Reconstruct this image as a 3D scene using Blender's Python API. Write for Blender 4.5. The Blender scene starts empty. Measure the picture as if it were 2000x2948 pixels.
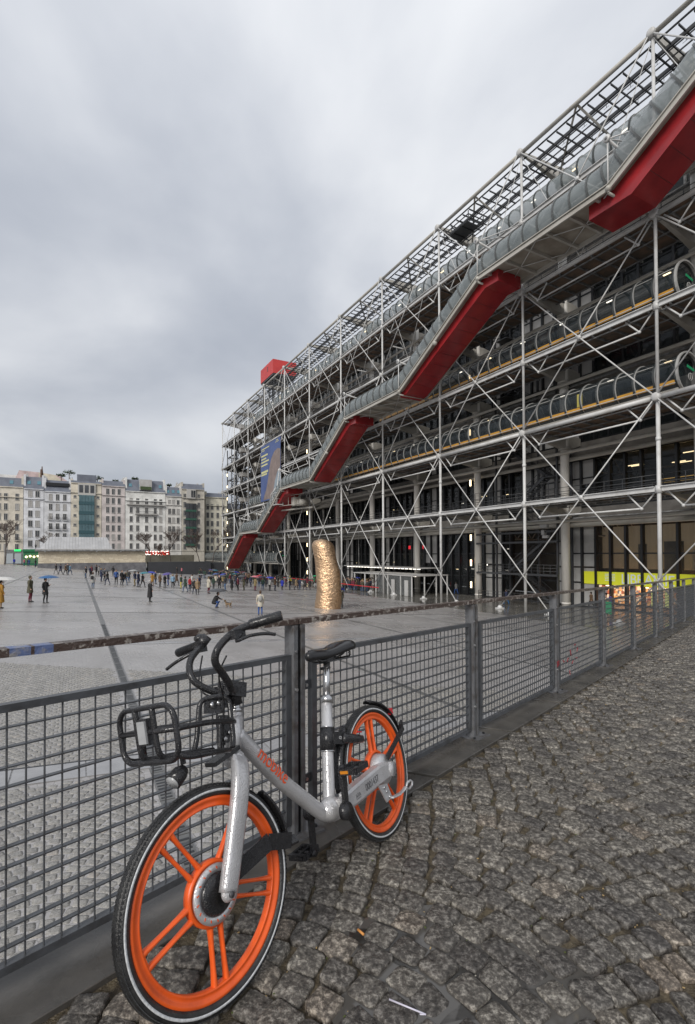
import bpy, bmesh, math, random
import numpy as np
from mathutils import Vector, Matrix
R = math.radians
random.seed(11)
scene = bpy.context.scene
COL = scene.collection

# ------------------------------------------------------------------ camera
cam_d = bpy.data.cameras.new('camera'); cam = bpy.data.objects.new('camera', cam_d); COL.objects.link(cam)
cam_d.sensor_fit = 'VERTICAL'; cam_d.sensor_height = 36.0; cam_d.sensor_width = 24.0
cam_d.lens = 1420 / 2948 * 36.0
cam_d.shift_y = (1573 - 1474) / 2948
cam_d.clip_start = 0.05; cam_d.clip_end = 3000
a_p, b_r = 0.015, -0.0042
cam.matrix_world = Matrix.Rotation(math.pi/2 + a_p, 4, 'X') @ Matrix.Rotation(b_r, 4, 'Z')
scene.camera = cam

# ------------------------------------------------------------------ world: overcast sky
SUN_EL, SUN_AZ = R(32), R(203)       # azimuth clockwise from +Y
world = bpy.data.worlds.new('World'); scene.world = world; world.use_nodes = True
nt = world.node_tree; nt.nodes.clear()
def N(t, typ, **kw):
    n = t.nodes.new(typ)
    for k, v in kw.items(): setattr(n, k, v)
    return n
out = N(nt, 'ShaderNodeOutputWorld'); bg = N(nt, 'ShaderNodeBackground')
sky = N(nt, 'ShaderNodeTexSky', sky_type='NISHITA'); sky.sun_disc = False
sky.sun_elevation = SUN_EL; sky.sun_rotation = SUN_AZ; sky.dust_density = 3.0
tc = N(nt, 'ShaderNodeTexCoord')
sep = N(nt, 'ShaderNodeSeparateXYZ'); nt.links.new(tc.outputs['Generated'], sep.inputs[0])
# project directions on a cloud deck so that clouds flatten towards the horizon
zc = N(nt, 'ShaderNodeMath', operation='MAXIMUM'); zc.inputs[1].default_value = 0.0
nt.links.new(sep.outputs['Z'], zc.inputs[0])
za = N(nt, 'ShaderNodeMath', operation='ADD'); za.inputs[1].default_value = 0.30
nt.links.new(zc.outputs[0], za.inputs[0])
dv = N(nt, 'ShaderNodeVectorMath', operation='DIVIDE')
cmb = N(nt, 'ShaderNodeCombineXYZ')
for i in range(3): nt.links.new(za.outputs[0], cmb.inputs[i])
nt.links.new(tc.outputs['Generated'], dv.inputs[0]); nt.links.new(cmb.outputs[0], dv.inputs[1])
mp = N(nt, 'ShaderNodeMapping'); mp.inputs['Location'].default_value = (1.7, 2.39, 0.4)
mp.inputs['Scale'].default_value = (1.0, 0.75, 1.0); mp.inputs['Rotation'].default_value = (0, 0, R(70))
nt.links.new(dv.outputs[0], mp.inputs[0])
n1 = N(nt, 'ShaderNodeTexNoise'); n1.inputs['Scale'].default_value = 1.25; n1.inputs['Detail'].default_value = 7; n1.inputs['Roughness'].default_value = 0.47; n1.inputs['Distortion'].default_value = 0.25
nt.links.new(mp.outputs[0], n1.inputs['Vector'])
cr = N(nt, 'ShaderNodeValToRGB'); cr.color_ramp.interpolation = 'B_SPLINE'
els = cr.color_ramp.elements
els[0].position = 0.34; els[0].color = (.32, .345, .395, 1)
els[1].position = 0.66; els[1].color = (.68, .69, .705, 1)
e = els.new(0.50); e.color = (.475, .495, .535, 1)
nt.links.new(n1.outputs['Fac'], cr.inputs[0])
# overcast luminance rises from the horizon to the zenith
mr = N(nt, 'ShaderNodeMapRange'); mr.inputs[1].default_value = 0.0; mr.inputs[2].default_value = 1.0; mr.inputs[3].default_value = 8.0; mr.inputs[4].default_value = 11.8
nt.links.new(zc.outputs[0], mr.inputs[0])
vm = N(nt, 'ShaderNodeVectorMath', operation='SCALE'); nt.links.new(cr.outputs[0], vm.inputs[0]); nt.links.new(mr.outputs[0], vm.inputs['Scale'])
mx = N(nt, 'ShaderNodeMixRGB'); mx.inputs[0].default_value = 0.93
nt.links.new(sky.outputs[0], mx.inputs[1]); nt.links.new(vm.outputs[0], mx.inputs[2])
nt.links.new(mx.outputs[0], bg.inputs[0]); bg.inputs[1].default_value = 0.1
nt.links.new(bg.outputs[0], out.inputs[0])

sun_d = bpy.data.lights.new('sun', 'SUN'); sun_d.energy = 1.8; sun_d.angle = R(25); sun_d.color = (1.0, 0.96, 0.9)
sun = bpy.data.objects.new('sun', sun_d); COL.objects.link(sun)
sd = Vector((math.sin(SUN_AZ)*math.cos(SUN_EL), math.cos(SUN_AZ)*math.cos(SUN_EL), math.sin(SUN_EL)))
sun.rotation_euler = sd.to_track_quat('Z', 'Y').to_euler()
scene.view_settings.view_transform = 'Standard'; scene.view_settings.look = 'None'
scene.view_settings.exposure = 0.5; scene.view_settings.gamma = 1.0; scene.view_settings.use_curve_mapping = False
scene.render.engine = 'CYCLES'
scene.cycles.max_bounces = 6; scene.cycles.transparent_max_bounces = 24

# ------------------------------------------------------------------ helpers
def lin(c):
    return tuple(((x/255)/12.92 if x/255 <= .04045 else ((x/255+.055)/1.055)**2.4) for x in c)

class MB:
    def __init__(s): s.v = []; s.f = []; s.m = []; s.s = []; s.t = []
    def add(s, vs, fs, mat=0, smooth=False, tone=None):
        b = len(s.v); s.v.extend([tuple(v) for v in vs])
        for f in fs:
            s.f.append(tuple(b+i for i in f)); s.m.append(mat); s.s.append(smooth)
        if tone is not None: s.t.extend([tone]*len(vs))
        return s
    def box(s, c, size, M=None, mat=0):
        hx, hy, hz = size[0]/2, size[1]/2, size[2]/2
        vs = [Vector((x, y, z)) for z in (-hz, hz) for y in (-hy, hy) for x in (-hx, hx)]
        if M is not None: vs = [M @ v for v in vs]
        c = Vector(c); vs = [v+c for v in vs]
        return s.add(vs, [(0,2,3,1),(4,5,7,6),(0,1,5,4),(2,6,7,3),(0,4,6,2),(1,3,7,5)], mat)
    def span(s, lo, hi, mat=0):
        return s.box([(a+b)/2 for a, b in zip(lo, hi)], [abs(b-a) for a, b in zip(lo, hi)], None, mat)
    def bar(s, p, q, w, h, up=(0,0,1), mat=0):
        p = Vector(p); q = Vector(q); d = (q-p); L = d.length
        if L < 1e-6: return s
        d.normalize(); up = Vector(up)
        if abs(d.dot(up)) > .99: up = Vector((1,0,0)) if abs(d.x) < .9 else Vector((0,1,0))
        y = up.cross(d).normalized(); z = d.cross(y)
        M = Matrix((d, y, z)).transposed()
        return s.box((p+q)/2, (L, w, h), M, mat)
    def tube(s, pts, r, n=8, mat=0, caps=True, smooth=True, closed=False, squash=1.0, up=None):
        pts = [Vector(p) for p in pts]; k = len(pts)
        rs = r if isinstance(r, (list, tuple)) else [r]*k
        tans = []
        for i in range(k):
            a = pts[i-1] if (i > 0 or closed) else pts[i]
            b = pts[(i+1) % k] if (i < k-1 or closed) else pts[i]
            tans.append((b-a).normalized())
        ref = Vector(up) if up is not None else (Vector((0,0,1)) if abs(tans[0].z) < .9 else Vector((1,0,0)))
        vs = []; nx = None
        for i in range(k):
            t = tans[i]
            if up is not None: nx = Vector(up).cross(t).normalized()
            elif nx is None: nx = ref.cross(t).normalized()
            else: nx = (nx - t*nx.dot(t)).normalized()
            ny = t.cross(nx)
            for j in range(n):
                a = 2*math.pi*j/n
                vs.append(pts[i] + rs[i]*(math.cos(a)*nx*squash + math.sin(a)*ny))
        fs = []
        kk = k if closed else k-1
        for i in range(kk):
            for j in range(n):
                a = i*n+j; b = i*n+(j+1) % n; c = ((i+1) % k)*n+(j+1) % n; d = ((i+1) % k)*n+j
                fs.append((a, b, c, d))
        if caps and not closed:
            fs.append(tuple(reversed(range(n)))); fs.append(tuple((k-1)*n+j for j in range(n)))
        return s.add(vs, fs, mat, smooth)
    def cyl(s, p, q, r, n=12, mat=0, r2=None, smooth=True):
        return s.tube([p, q], [r, r if r2 is None else r2], n, mat, True, smooth)
    def ball(s, c, r, seg=10, ring=6, sc=(1,1,1), mat=0):
        c = Vector(c); vs = [c+Vector((0,0,-r*sc[2]))]; fs = []
        for i in range(1, ring):
            ph = -math.pi/2+math.pi*i/ring
            for j in range(seg):
                a = 2*math.pi*j/seg
                vs.append(c+Vector((r*sc[0]*math.cos(ph)*math.cos(a), r*sc[1]*math.cos(ph)*math.sin(a), r*sc[2]*math.sin(ph))))
        vs.append(c+Vector((0,0,r*sc[2])))
        for j in range(seg): fs.append((0, 1+(j+1) % seg, 1+j))
        for i in range(ring-2):
            for j in range(seg):
                a = 1+i*seg+j; b = 1+i*seg+(j+1) % seg
                fs.append((a, b, b+seg, a+seg))
        t = len(vs)-1; o = 1+(ring-2)*seg
        for j in range(seg): fs.append((o+j, o+(j+1) % seg, t))
        return s.add(vs, fs, mat, True)
    def prism(s, poly, f0, f1, mat=0):
        """poly: 2-D points; f0,f1 map a 2-D point to the two faces"""
        n = len(poly); vs = [f0(p) for p in poly]+[f1(p) for p in poly]
        fs = [tuple(reversed(range(n))), tuple(range(n, 2*n))]+[(i, (i+1) % n, n+(i+1) % n, n+i) for i in range(n)]
        return s.add(vs, fs, mat)
    def mesh(s, name, mats):
        me = bpy.data.meshes.new(name); me.from_pydata(s.v, [], s.f)
        for m in mats: me.materials.append(m)
        me.polygons.foreach_set('material_index', s.m); me.polygons.foreach_set('use_smooth', s.s)
        if len(s.t) == len(s.v) and s.t:
            at = me.attributes.new('tone', 'FLOAT', 'POINT'); at.data.foreach_set('value', s.t)
        me.update(); return me
    def build(s, name, mats, parent=None, M=None):
        if not isinstance(mats, (list, tuple)): mats = [mats]
        o = bpy.data.objects.new(name, s.mesh(name, mats)); COL.objects.link(o)
        if parent is not None: o.parent = parent
        if M is not None: o.matrix_local = M
        return o

def tag(o, label=None, cat=None, group=None, kind=None):
    if label: o['label'] = label
    if cat: o['category'] = cat
    if group: o['group'] = group
    if kind: o['kind'] = kind
    return o
def empty(name, M=None, parent=None):
    o = bpy.data.objects.new(name, None); COL.objects.link(o)
    o.empty_display_size = .2
    if parent is not None: o.parent = parent
    if M is not None: o.matrix_local = M
    return o
def place(name, me, parent=None, M=None):
    o = bpy.data.objects.new(name, me); COL.objects.link(o)
    if parent is not None: o.parent = parent
    if M is not None: o.matrix_local = M
    return o
def copy_tree(o, parent=None):
    c = o.copy(); COL.objects.link(c); c.parent = parent
    for ch in list(o.children): copy_tree(ch, c)
    return c
T = Matrix.Translation
def frame(loc, x, y, z):
    M = Matrix((Vector(x), Vector(y), Vector(z))).transposed().to_4x4(); M.translation = Vector(loc); return M

# ------------------------------------------------------------------ materials
def base_mat(name):
    m = bpy.data.materials.new(name); m.use_nodes = True
    return m, m.node_tree, m.node_tree.nodes['Principled BSDF']
def mat(name, col, rough=.5, metal=0., col2=None, scale=4., detail=5., lo=.35, hi=.65, bump=0., bscale=60., spec=.5,
        emis=None, estr=1., alpha=1., rough2=None, coat=0., tone=0., droplets=False, coords='Object', stretch=(1,1,1)):
    m, t, b = base_mat(name)
    b.inputs['Roughness'].default_value = rough; b.inputs['Metallic'].default_value = metal
    b.inputs['Specular IOR Level'].default_value = spec; b.inputs['Alpha'].default_value = alpha
    b.inputs['Coat Weight'].default_value = coat; b.inputs['Coat Roughness'].default_value = .12
    b.inputs['Base Color'].default_value = (*col, 1)
    tc = N(t, 'ShaderNodeTexCoord'); mpn = N(t, 'ShaderNodeMapping'); mpn.inputs['Scale'].default_value = stretch
    t.links.new(tc.outputs[coords], mpn.inputs[0])
    if col2 is not None:
        n = N(t, 'ShaderNodeTexNoise'); n.inputs['Scale'].default_value = scale; n.inputs['Detail'].default_value = detail; n.inputs['Roughness'].default_value = .6
        t.links.new(mpn.outputs[0], n.inputs['Vector'])
        r = N(t, 'ShaderNodeMapRange'); r.inputs[1].default_value = lo; r.inputs[2].default_value = hi
        t.links.new(n.outputs['Fac'], r.inputs[0])
        x = N(t, 'ShaderNodeMixRGB'); x.inputs[1].default_value = (*col, 1); x.inputs[2].default_value = (*col2, 1)
        t.links.new(r.outputs[0], x.inputs[0]); src = x.outputs[0]
        if tone:
            at = N(t, 'ShaderNodeAttribute'); at.attribute_name = 'tone'
            mrn = N(t, 'ShaderNodeMapRange'); mrn.inputs[3].default_value = 1-tone; mrn.inputs[4].default_value = 1+tone
            t.links.new(at.outputs['Fac'], mrn.inputs[0])
            vs = N(t, 'ShaderNodeVectorMath', operation='SCALE'); t.links.new(src, vs.inputs[0]); t.links.new(mrn.outputs[0], vs.inputs['Scale']); src = vs.outputs[0]
        t.links.new(src, b.inputs['Base Color'])
        if rough2 is not None:
            n2 = N(t, 'ShaderNodeTexNoise'); n2.inputs['Scale'].default_value = scale*.6; n2.inputs['Detail'].default_value = 4
            t.links.new(mpn.outputs[0], n2.inputs['Vector'])
            r2 = N(t, 'ShaderNodeMapRange'); r2.inputs[1].default_value = .38; r2.inputs[2].default_value = .62; r2.inputs[3].default_value = rough; r2.inputs[4].default_value = rough2
            t.links.new(n2.outputs['Fac'], r2.inputs[0]); t.links.new(r2.outputs[0], b.inputs['Roughness'])
    if bump:
        nb = N(t, 'ShaderNodeTexNoise'); nb.inputs['Scale'].default_value = bscale; nb.inputs['Detail'].default_value = 6; nb.inputs['Roughness'].default_value = .65
        t.links.new(mpn.outputs[0], nb.inputs['Vector'])
        h = nb.outputs['Fac']
        if droplets:
            vo = N(t, 'ShaderNodeTexVoronoi'); vo.inputs['Scale'].default_value = 190
            t.links.new(mpn.outputs[0], vo.inputs['Vector'])
            rr = N(t, 'ShaderNodeMapRange'); rr.inputs[1].default_value = .0; rr.inputs[2].default_value = .42; rr.inputs[3].default_value = 1; rr.inputs[4].default_value = 0
            t.links.new(vo.outputs['Distance'], rr.inputs[0]); h = rr.outputs[0]
        bp = N(t, 'ShaderNodeBump'); bp.inputs['Strength'].default_value = bump; bp.inputs['Distance'].default_value = .004 if droplets else .02
        t.links.new(h, bp.inputs['Height']); t.links.new(bp.outputs[0], b.inputs['Normal'])
    if emis is not None:
        b.inputs['Emission Color'].default_value = (*emis, 1); b.inputs['Emission Strength'].default_value = estr
    return m

M_ = {}
M_['white'] = mat('white_steel', (.55,.55,.545), .4, col2=(.36,.35,.33), scale=.9, lo=.45, hi=.8)
M_['offwhite'] = mat('cream_steel', (.42,.405,.37), .5, col2=(.29,.27,.235), scale=.5, lo=.4, hi=.75)
M_['column'] = mat('column_steel', (.70,.68,.64), .5, col2=(.56,.54,.50), scale=.7, lo=.35, hi=.7, stretch=(1,1,.25))
M_['greysteel'] = mat('grey_steel', (.24,.245,.25), .45, col2=(.10,.10,.10), scale=2)
M_['darksteel'] = mat('dark_steel', (.034,.037,.043), .4, col2=(.045,.045,.045), scale=2)
M_['black'] = mat('black_frame', (.012,.013,.015), .4)
M_['red'] = mat('red_panel', (.33,.024,.028), .25, col2=(.20,.016,.02), scale=.5, lo=.35, hi=.7, spec=.5)
M_['redroof'] = mat('red_roof_paint', (.52,.045,.04), .5, col2=(.44,.035,.035), scale=.6)
M_['soffit'] = mat('beige_soffit', (.36,.33,.28), .6, col2=(.17,.14,.11), scale=.4, lo=.35, hi=.7)
M_['rust'] = mat('rust_deck', (.20,.13,.09), .7, col2=(.10,.085,.07), scale=1.2)
M_['slabdark'] = mat('ceiling_dark', (.20,.19,.175), .7, col2=(.12,.11,.10), scale=.6)
M_['tubeglass'] = mat('wet_clear_plastic', (.31,.345,.35), .10, col2=(.21,.24,.25), scale=.9, alpha=.60, bump=.10, bscale=4, lo=.3, hi=.7)
M_['darkglass'] = mat('smoked_clear_plastic', (.018,.024,.028), .07, col2=(.035,.045,.05), scale=.8, alpha=.50, bump=.04, bscale=3)
M_['window'] = mat('dark_window_glass', (.018,.022,.024), .05, col2=(.035,.04,.042), scale=.35, alpha=.42)
M_['panel'] = mat('grey_panel', (.46,.46,.45), .5, col2=(.36,.35,.34), scale=.5)
M_['hoop'] = mat('grey_hoop', (.20,.205,.20), .4, col2=(.12,.12,.115), scale=1.5)
M_['hooppale'] = mat('pale_hoop', (.34,.34,.33), .4)
M_['hoopdark'] = mat('dark_hoop', (.05,.055,.055), .4)
M_['yellow'] = mat('amber_strip', (.52,.27,.03), .5, col2=(.40,.19,.02), scale=2)
M_['lampwarm'] = mat('lamp_warm', (.8,.7,.5), .5, emis=(1,.78,.45), estr=3.2)
M_['lampwhite'] = mat('lamp_white', (.8,.8,.8), .5, emis=(1,.93,.8), estr=2.2)
M_['lampred'] = mat('lamp_red', (.5,.02,.02), .5, emis=(1,.03,.05), estr=1.6)
M_['lampgreen'] = mat('lamp_green', (.02,.5,.1), .5, emis=(.02,1,.2), estr=.8)
M_['green'] = mat('green_paint', (.02,.16,.07), .5)
M_['signgreen'] = mat('green_sign', (.02,.30,.13), .45)
M_['tan'] = mat('tan_interior_wall', (.36,.29,.19), .7, col2=(.25,.20,.13), scale=.5, stretch=(2.5,2.5,.3), emis=(.40,.31,.20), estr=.13)  # faint emission stands in for room light on the wall
M_['yellowband'] = mat('yellow_sign', (.62,.62,.03), .5, emis=(.66,.70,.03), estr=.16)
M_['inner'] = mat('dark_interior', (.16,.16,.155), .8, col2=(.06,.06,.06), scale=.3)
# ------------------------------------------------------------------ place geometry (metres, the eye at the origin)
C0 = Vector((23.617, 37.297, 0)); TH = -0.5011
DN = Vector((math.sin(TH), math.cos(TH), 0)); NN = Vector((math.cos(TH), -math.sin(TH), 0))
BAY = 12.8; GZ = -5.75
FM = frame((C0.x, C0.y, GZ), -DN, NN, (0,0,1))        # facade frame: x = -12.8 n, y = inwards, z up from the forecourt
def LP(n, p, z): return Vector((-BAY*n, p, z-GZ))
def fe(q):
    v = Vector((q[0], q[1], 0))-C0; return v.dot(DN), v.dot(NN)
def zp_p(p): return GZ+.068*max(-p-4, 0)
def zp(x, y): return zp_p(fe((x, y))[1])
P0 = Vector((-.257, 2.397, 0)); PH = .7203
FD = Vector((math.sin(PH), math.cos(PH), 0)); FN = Vector((math.cos(PH), -math.sin(PH), 0)); FSL = -.0257
WZ0 = -1.346
def WK(t, s, dz=0):
    q = P0+FD*t+FN*s; return Vector((q.x, q.y, WZ0+FSL*t+dz))

# materials of the ground
def stone_mat(name, c1, c2, c3, rough, rough2, bump, speck, tone):
    m, t, b = base_mat(name)
    tc = N(t, 'ShaderNodeTexCoord')
    n = N(t, 'ShaderNodeTexNoise'); n.inputs['Scale'].default_value = speck; n.inputs['Detail'].default_value = 8; n.inputs['Roughness'].default_value = .75
    t.links.new(tc.outputs['Object'], n.inputs['Vector'])
    cr = N(t, 'ShaderNodeValToRGB'); el = cr.color_ramp.elements
    el[0].position = .34; el[0].color = (*c1, 1); el[1].position = .66; el[1].color = (*c3, 1); q = el.new(.5); q.color = (*c2, 1)
    t.links.new(n.outputs['Fac'], cr.inputs[0])
    at = N(t, 'ShaderNodeAttribute'); at.attribute_name = 'tone'
    tr = N(t, 'ShaderNodeValToRGB'); e2 = tr.color_ramp.elements
    e2[0].position = 0; e2[0].color = (1-tone, 1-tone, 1-tone*.9, 1); e2[1].position = 1; e2[1].color = (1+tone*1.2, 1+tone*.8, 1+tone*.5, 1)
    q = e2.new(.93); q.color = (1+tone*.7, 1+tone*.7, 1+tone*.7, 1)
    t.links.new(at.outputs['Fac'], tr.inputs[0])
    mx = N(t, 'ShaderNodeVectorMath', operation='MULTIPLY'); t.links.new(cr.outputs[0], mx.inputs[0]); t.links.new(tr.outputs[0], mx.inputs[1])
    t.links.new(mx.outputs[0], b.inputs['Base Color'])
    n2 = N(t, 'ShaderNodeTexNoise'); n2.inputs['Scale'].default_value = 7; n2.inputs['Detail'].default_value = 5
    t.links.new(tc.outputs['Object'], n2.inputs['Vector'])
    r2 = N(t, 'ShaderNodeMapRange'); r2.inputs[1].default_value = .35; r2.inputs[2].default_value = .65; r2.inputs[3].default_value = rough; r2.inputs[4].default_value = rough2
    t.links.new(n2.outputs['Fac'], r2.inputs[0]); t.links.new(r2.outputs[0], b.inputs['Roughness'])
    n3 = N(t, 'ShaderNodeTexNoise'); n3.inputs['Scale'].default_value = speck*.55; n3.inputs['Detail'].default_value = 7; n3.inputs['Roughness'].default_value = .7
    mpn = N(t, 'ShaderNodeMapping'); mpn.inputs['Scale'].default_value = (1, 1, 1)
    t.links.new(tc.outputs['Object'], mpn.inputs[0]); t.links.new(mpn.outputs[0], n3.inputs['Vector'])
    bp = N(t, 'ShaderNodeBump'); bp.inputs['Strength'].default_value = bump; bp.inputs['Distance'].default_value = .012
    t.links.new(n3.outputs['Fac'], bp.inputs['Height']); t.links.new(bp.outputs[0], b.inputs['Normal'])
    return m
M_['cobble'] = stone_mat('wet_granite_cobble', (.024,.021,.018), (.092,.083,.071), (.36,.335,.29), .12, .42, 1.0, 52, .36)
M_['sett'] = stone_mat('pale_granite_sett', (.15,.143,.128), (.25,.24,.22), (.35,.337,.312), .2, .42, .5, 40, .16)
M_['soil'] = mat('mossy_joint_soil', (.055,.043,.027), .55, col2=(.15,.12,.075), scale=26, lo=.4, hi=.62, bump=.9, bscale=90, rough2=.25)
M_['piazzajoint'] = mat('sett_joint', (.18,.17,.14), .6, col2=(.10,.11,.06), scale=3, lo=.5, hi=.7)
M_['kerb'] = mat('wet_dark_kerb_slab', (.052,.049,.045), .18, col2=(.105,.098,.088), scale=3.5, bump=.12, bscale=35, rough2=.42)
M_['drain'] = mat('drain_steel', (.135,.135,.132), .35, col2=(.09,.09,.088), scale=3)
M_['slabpale'] = mat('pale_gutter_slab', (.33,.33,.335), .16, col2=(.27,.27,.275), scale=3, rough2=.35)
M_['water'] = mat('puddle_water', (.075,.070,.064), .04, spec=.6)
M_['forecourt'] = mat('wet_forecourt_paving', (.20,.19,.17), .07, col2=(.12,.115,.105), scale=.35, lo=.35, hi=.65, rough2=.25, bump=.04, bscale=6)
M_['street'] = mat('street_asphalt', (.06,.06,.06), .5, col2=(.045,.045,.045), scale=1)

# piazza surface: laid small setts; beyond the near field their joints are only relief
def piazza_material():
    m, t, b = base_mat('piazza_sett_surface')
    tc = N(t, 'ShaderNodeTexCoord')
    vo = N(t, 'ShaderNodeTexVoronoi'); vo.inputs['Scale'].default_value = 9; vo.inputs['Randomness'].default_value = .55
    t.links.new(tc.outputs['Object'], vo.inputs['Vector'])
    vd = N(t, 'ShaderNodeTexVoronoi', feature='DISTANCE_TO_EDGE'); vd.inputs['Scale'].default_value = 9; vd.inputs['Randomness'].default_value = .55
    t.links.new(tc.outputs['Object'], vd.inputs['Vector'])
    n = N(t, 'ShaderNodeTexNoise'); n.inputs['Scale'].default_value = .22; n.inputs['Detail'].default_value = 9; n.inputs['Roughness'].default_value = .62
    t.links.new(tc.outputs['Object'], n.inputs['Vector'])
    cr = N(t, 'ShaderNodeValToRGB'); el = cr.color_ramp.elements
    el[0].position = .36; el[0].color = (.275,.262,.256,1); el[1].position = .66; el[1].color = (.40,.385,.378,1)
    t.links.new(n.outputs['Fac'], cr.inputs[0])
    hs = N(t, 'ShaderNodeSeparateColor'); t.links.new(vo.outputs['Color'], hs.inputs[0])
    mr = N(t, 'ShaderNodeMapRange'); mr.inputs[3].default_value = .92; mr.inputs[4].default_value = 1.07; t.links.new(hs.outputs[0], mr.inputs[0])
    v1 = N(t, 'ShaderNodeVectorMath', operation='SCALE'); t.links.new(cr.outputs[0], v1.inputs[0]); t.links.new(mr.outputs[0], v1.inputs['Scale'])
    jr = N(t, 'ShaderNodeMapRange'); jr.inputs[1].default_value = .0; jr.inputs[2].default_value = .09; t.links.new(vd.outputs['Distance'], jr.inputs[0])
    mx = N(t, 'ShaderNodeMixRGB'); mx.inputs[1].default_value = (.26,.25,.235,1); t.links.new(jr.outputs[0], mx.inputs[0]); t.links.new(v1.outputs[0], mx.inputs[2])
    t.links.new(mx.outputs[0], b.inputs['Base Color'])
    bp = N(t, 'ShaderNodeBump'); bp.inputs['Strength'].default_value = .35; bp.inputs['Distance'].default_value = .01
    t.links.new(jr.outputs[0], bp.inputs['Height']); t.links.new(bp.outputs[0], b.inputs['Normal'])
    n2 = N(t, 'ShaderNodeTexNoise'); n2.inputs['Scale'].default_value = .35; n2.inputs['Detail'].default_value = 6; t.links.new(tc.outputs['Object'], n2.inputs['Vector'])
    r2 = N(t, 'ShaderNodeMapRange'); r2.inputs[1].default_value = .35; r2.inputs[2].default_value = .65; r2.inputs[3].default_value = .20; r2.inputs[4].default_value = .42; b.inputs['Specular IOR Level'].default_value = .85
    t.links.new(n2.outputs['Fac'], r2.inputs[0]); t.links.new(r2.outputs[0], b.inputs['Roughness'])
    return m
M_['piazza'] = piazza_material()

# ---- ground, street, piazza, forecourt, walkway
g = MB(); g.span((-900, -300, -6.4), (900, 1500, -6.2)); tag(g.build('ground', M_['street']), kind='structure')
def sheet(name, quads, m, kind='structure', M=FM, parent=None):
    b = MB()
    for q in quads: b.add(q, [(0,1,2,3)])
    o = b.build(name, m, parent, M if parent is None else None)
    if kind: tag(o, kind=kind)
    return o
def PL(e, p, dz=0): return Vector((-e, p, zp_p(p)-GZ+dz))     # piazza point from metres along / across the facade
n_e = [-60, -20, 0, 30, 60, 90, 128]
q = []
for a, b2 in zip(n_e, n_e[1:]):
    for pa, pb in ((-110, -60), (-60, -40), (-40, -20), (-20, -4)):
        q.append([PL(a, pa), PL(b2, pa), PL(b2, pb), PL(a, pb)][::-1])
piazza = sheet('piazza', q, M_['piazza'])
forecourt = sheet('forecourt', [[PL(-60, -4), PL(128, -4), PL(128, 60), PL(-60, 60)][::-1]], M_['forecourt'])
b = MB(); b.span((-330, -140, GZ-GZ+2.2), (-124, -30, 2.45)); b.span((-330, -30.02, 0.3), (-124, 60, 0.7))
tag(b.build('street', M_['street'], None, FM), kind='structure')
# drains and stone courses that divide the piazza into a grid parallel to the museum front
dr = []
def strip_p(p, e0, e1, w, dz=.006): return [PL(e0, p-w/2, dz), PL(e1, p-w/2, dz), PL(e1, p+w/2, dz), PL(e0, p+w/2, dz)][::-1]
def strip_e(e, p0, p1, w, dz=.008): return [PL(e-w/2, p0, dz), PL(e+w/2, p0, dz), PL(e+w/2, p1, dz), PL(e-w/2, p1, dz)][::-1]
for k, (pp, w) in enumerate(((-30, .16), (-22.5, .16), (-15, .14), (-45, .14))):
    o = sheet('drainage_channel', [strip_p(pp, -30, 100, w)], M_['drain'])
for e0 in (12.0, 24.5, 36.2, 48.5, 61):
    o = sheet('drainage_channel', [strip_e(e0, -60, -4.4, .16)], M_['drain'])
# the wide slotted channel running away from the camera
ch = empty('channel_cover', FM); tag(ch, kind='structure')
rnd = random.Random(5)
e = -34.0
cm = {}
while e < 100:
    L = 1.0 if e < 14 else 4.0
    b = MB(); b.span((-L+.012, -.10, .002), (-.012, .10, .02))
    if e < 6:
        for k in range(9): b.span((-.10-k*.1, -.075, .0195), (-.06-k*.1, .075, .024), 1)
    key = (L, e < 6)
    if key not in cm: cm[key] = b.mesh('channel_plate', [M_['drain'], M_['black']])
    place('channel_plate', cm[key], ch, T(Vector((-e, -37.5, zp_p(-37.5)-GZ))))
    e += L
# pale gutter course and thin slab course crossing under the fence view
for e0, w, L, m in ((-12.45, .62, 1.0, 'slabpale'), (-.05, .42, 1.0, 'slabpale')):
    gr = empty('slab_course', FM); tag(gr, kind='structure')
    sl = math.atan(.068)
    bb = MB(); bb.span((-w/2, -L/2+.01, 0), (w/2, L/2-.01, .012)); me = bb.mesh('slab', [M_[m]])
    p = -48.0
    while p < -14:
        place('slab', me, gr, T(Vector((-e0, p, zp_p(p)-GZ+.003))) @ Matrix.Rotation(-sl, 4, 'X')); p += L
    sheet('drainage_channel', [strip_e(e0+w/2+.05, -48, -8, .05)], M_['black'])

# ---- walkway base, retaining wall
b = MB()
vs = [WK(-8, .16, -.020), WK(-8, 14, -.020), WK(36, 14, -.020), WK(36, .16, -.020)]
b.add(vs+[v+Vector((0,0,-4.4)) for v in vs], [(0,1,2,3),(7,6,5,4),(0,3,7,4),(1,5,6,2),(0,4,5,1),(3,2,6,7)])
walkway = tag(b.build('walkway', M_['soil']), kind='structure')
b = MB(); vs = [WK(-8, -.09, -.10), WK(-8, .158, -.10), WK(36, .158, -.10), WK(36, -.09, -.10)]
b.add(vs+[v+Vector((0,0,-4.3)) for v in vs], [(0,1,2,3),(7,6,5,4),(0,3,7,4),(1,5,6,2),(0,4,5,1),(3,2,6,7)])
tag(b.build('retaining_wall', mat('retaining_concrete', (.22,.21,.20), .7, col2=(.15,.14,.13), scale=1.5)), 'grey concrete retaining wall dropping from the fence kerb to the piazza', 'wall')
kerb = empty('kerb'); tag(kerb, kind='structure')
t0 = -8.0; k = 0
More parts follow.
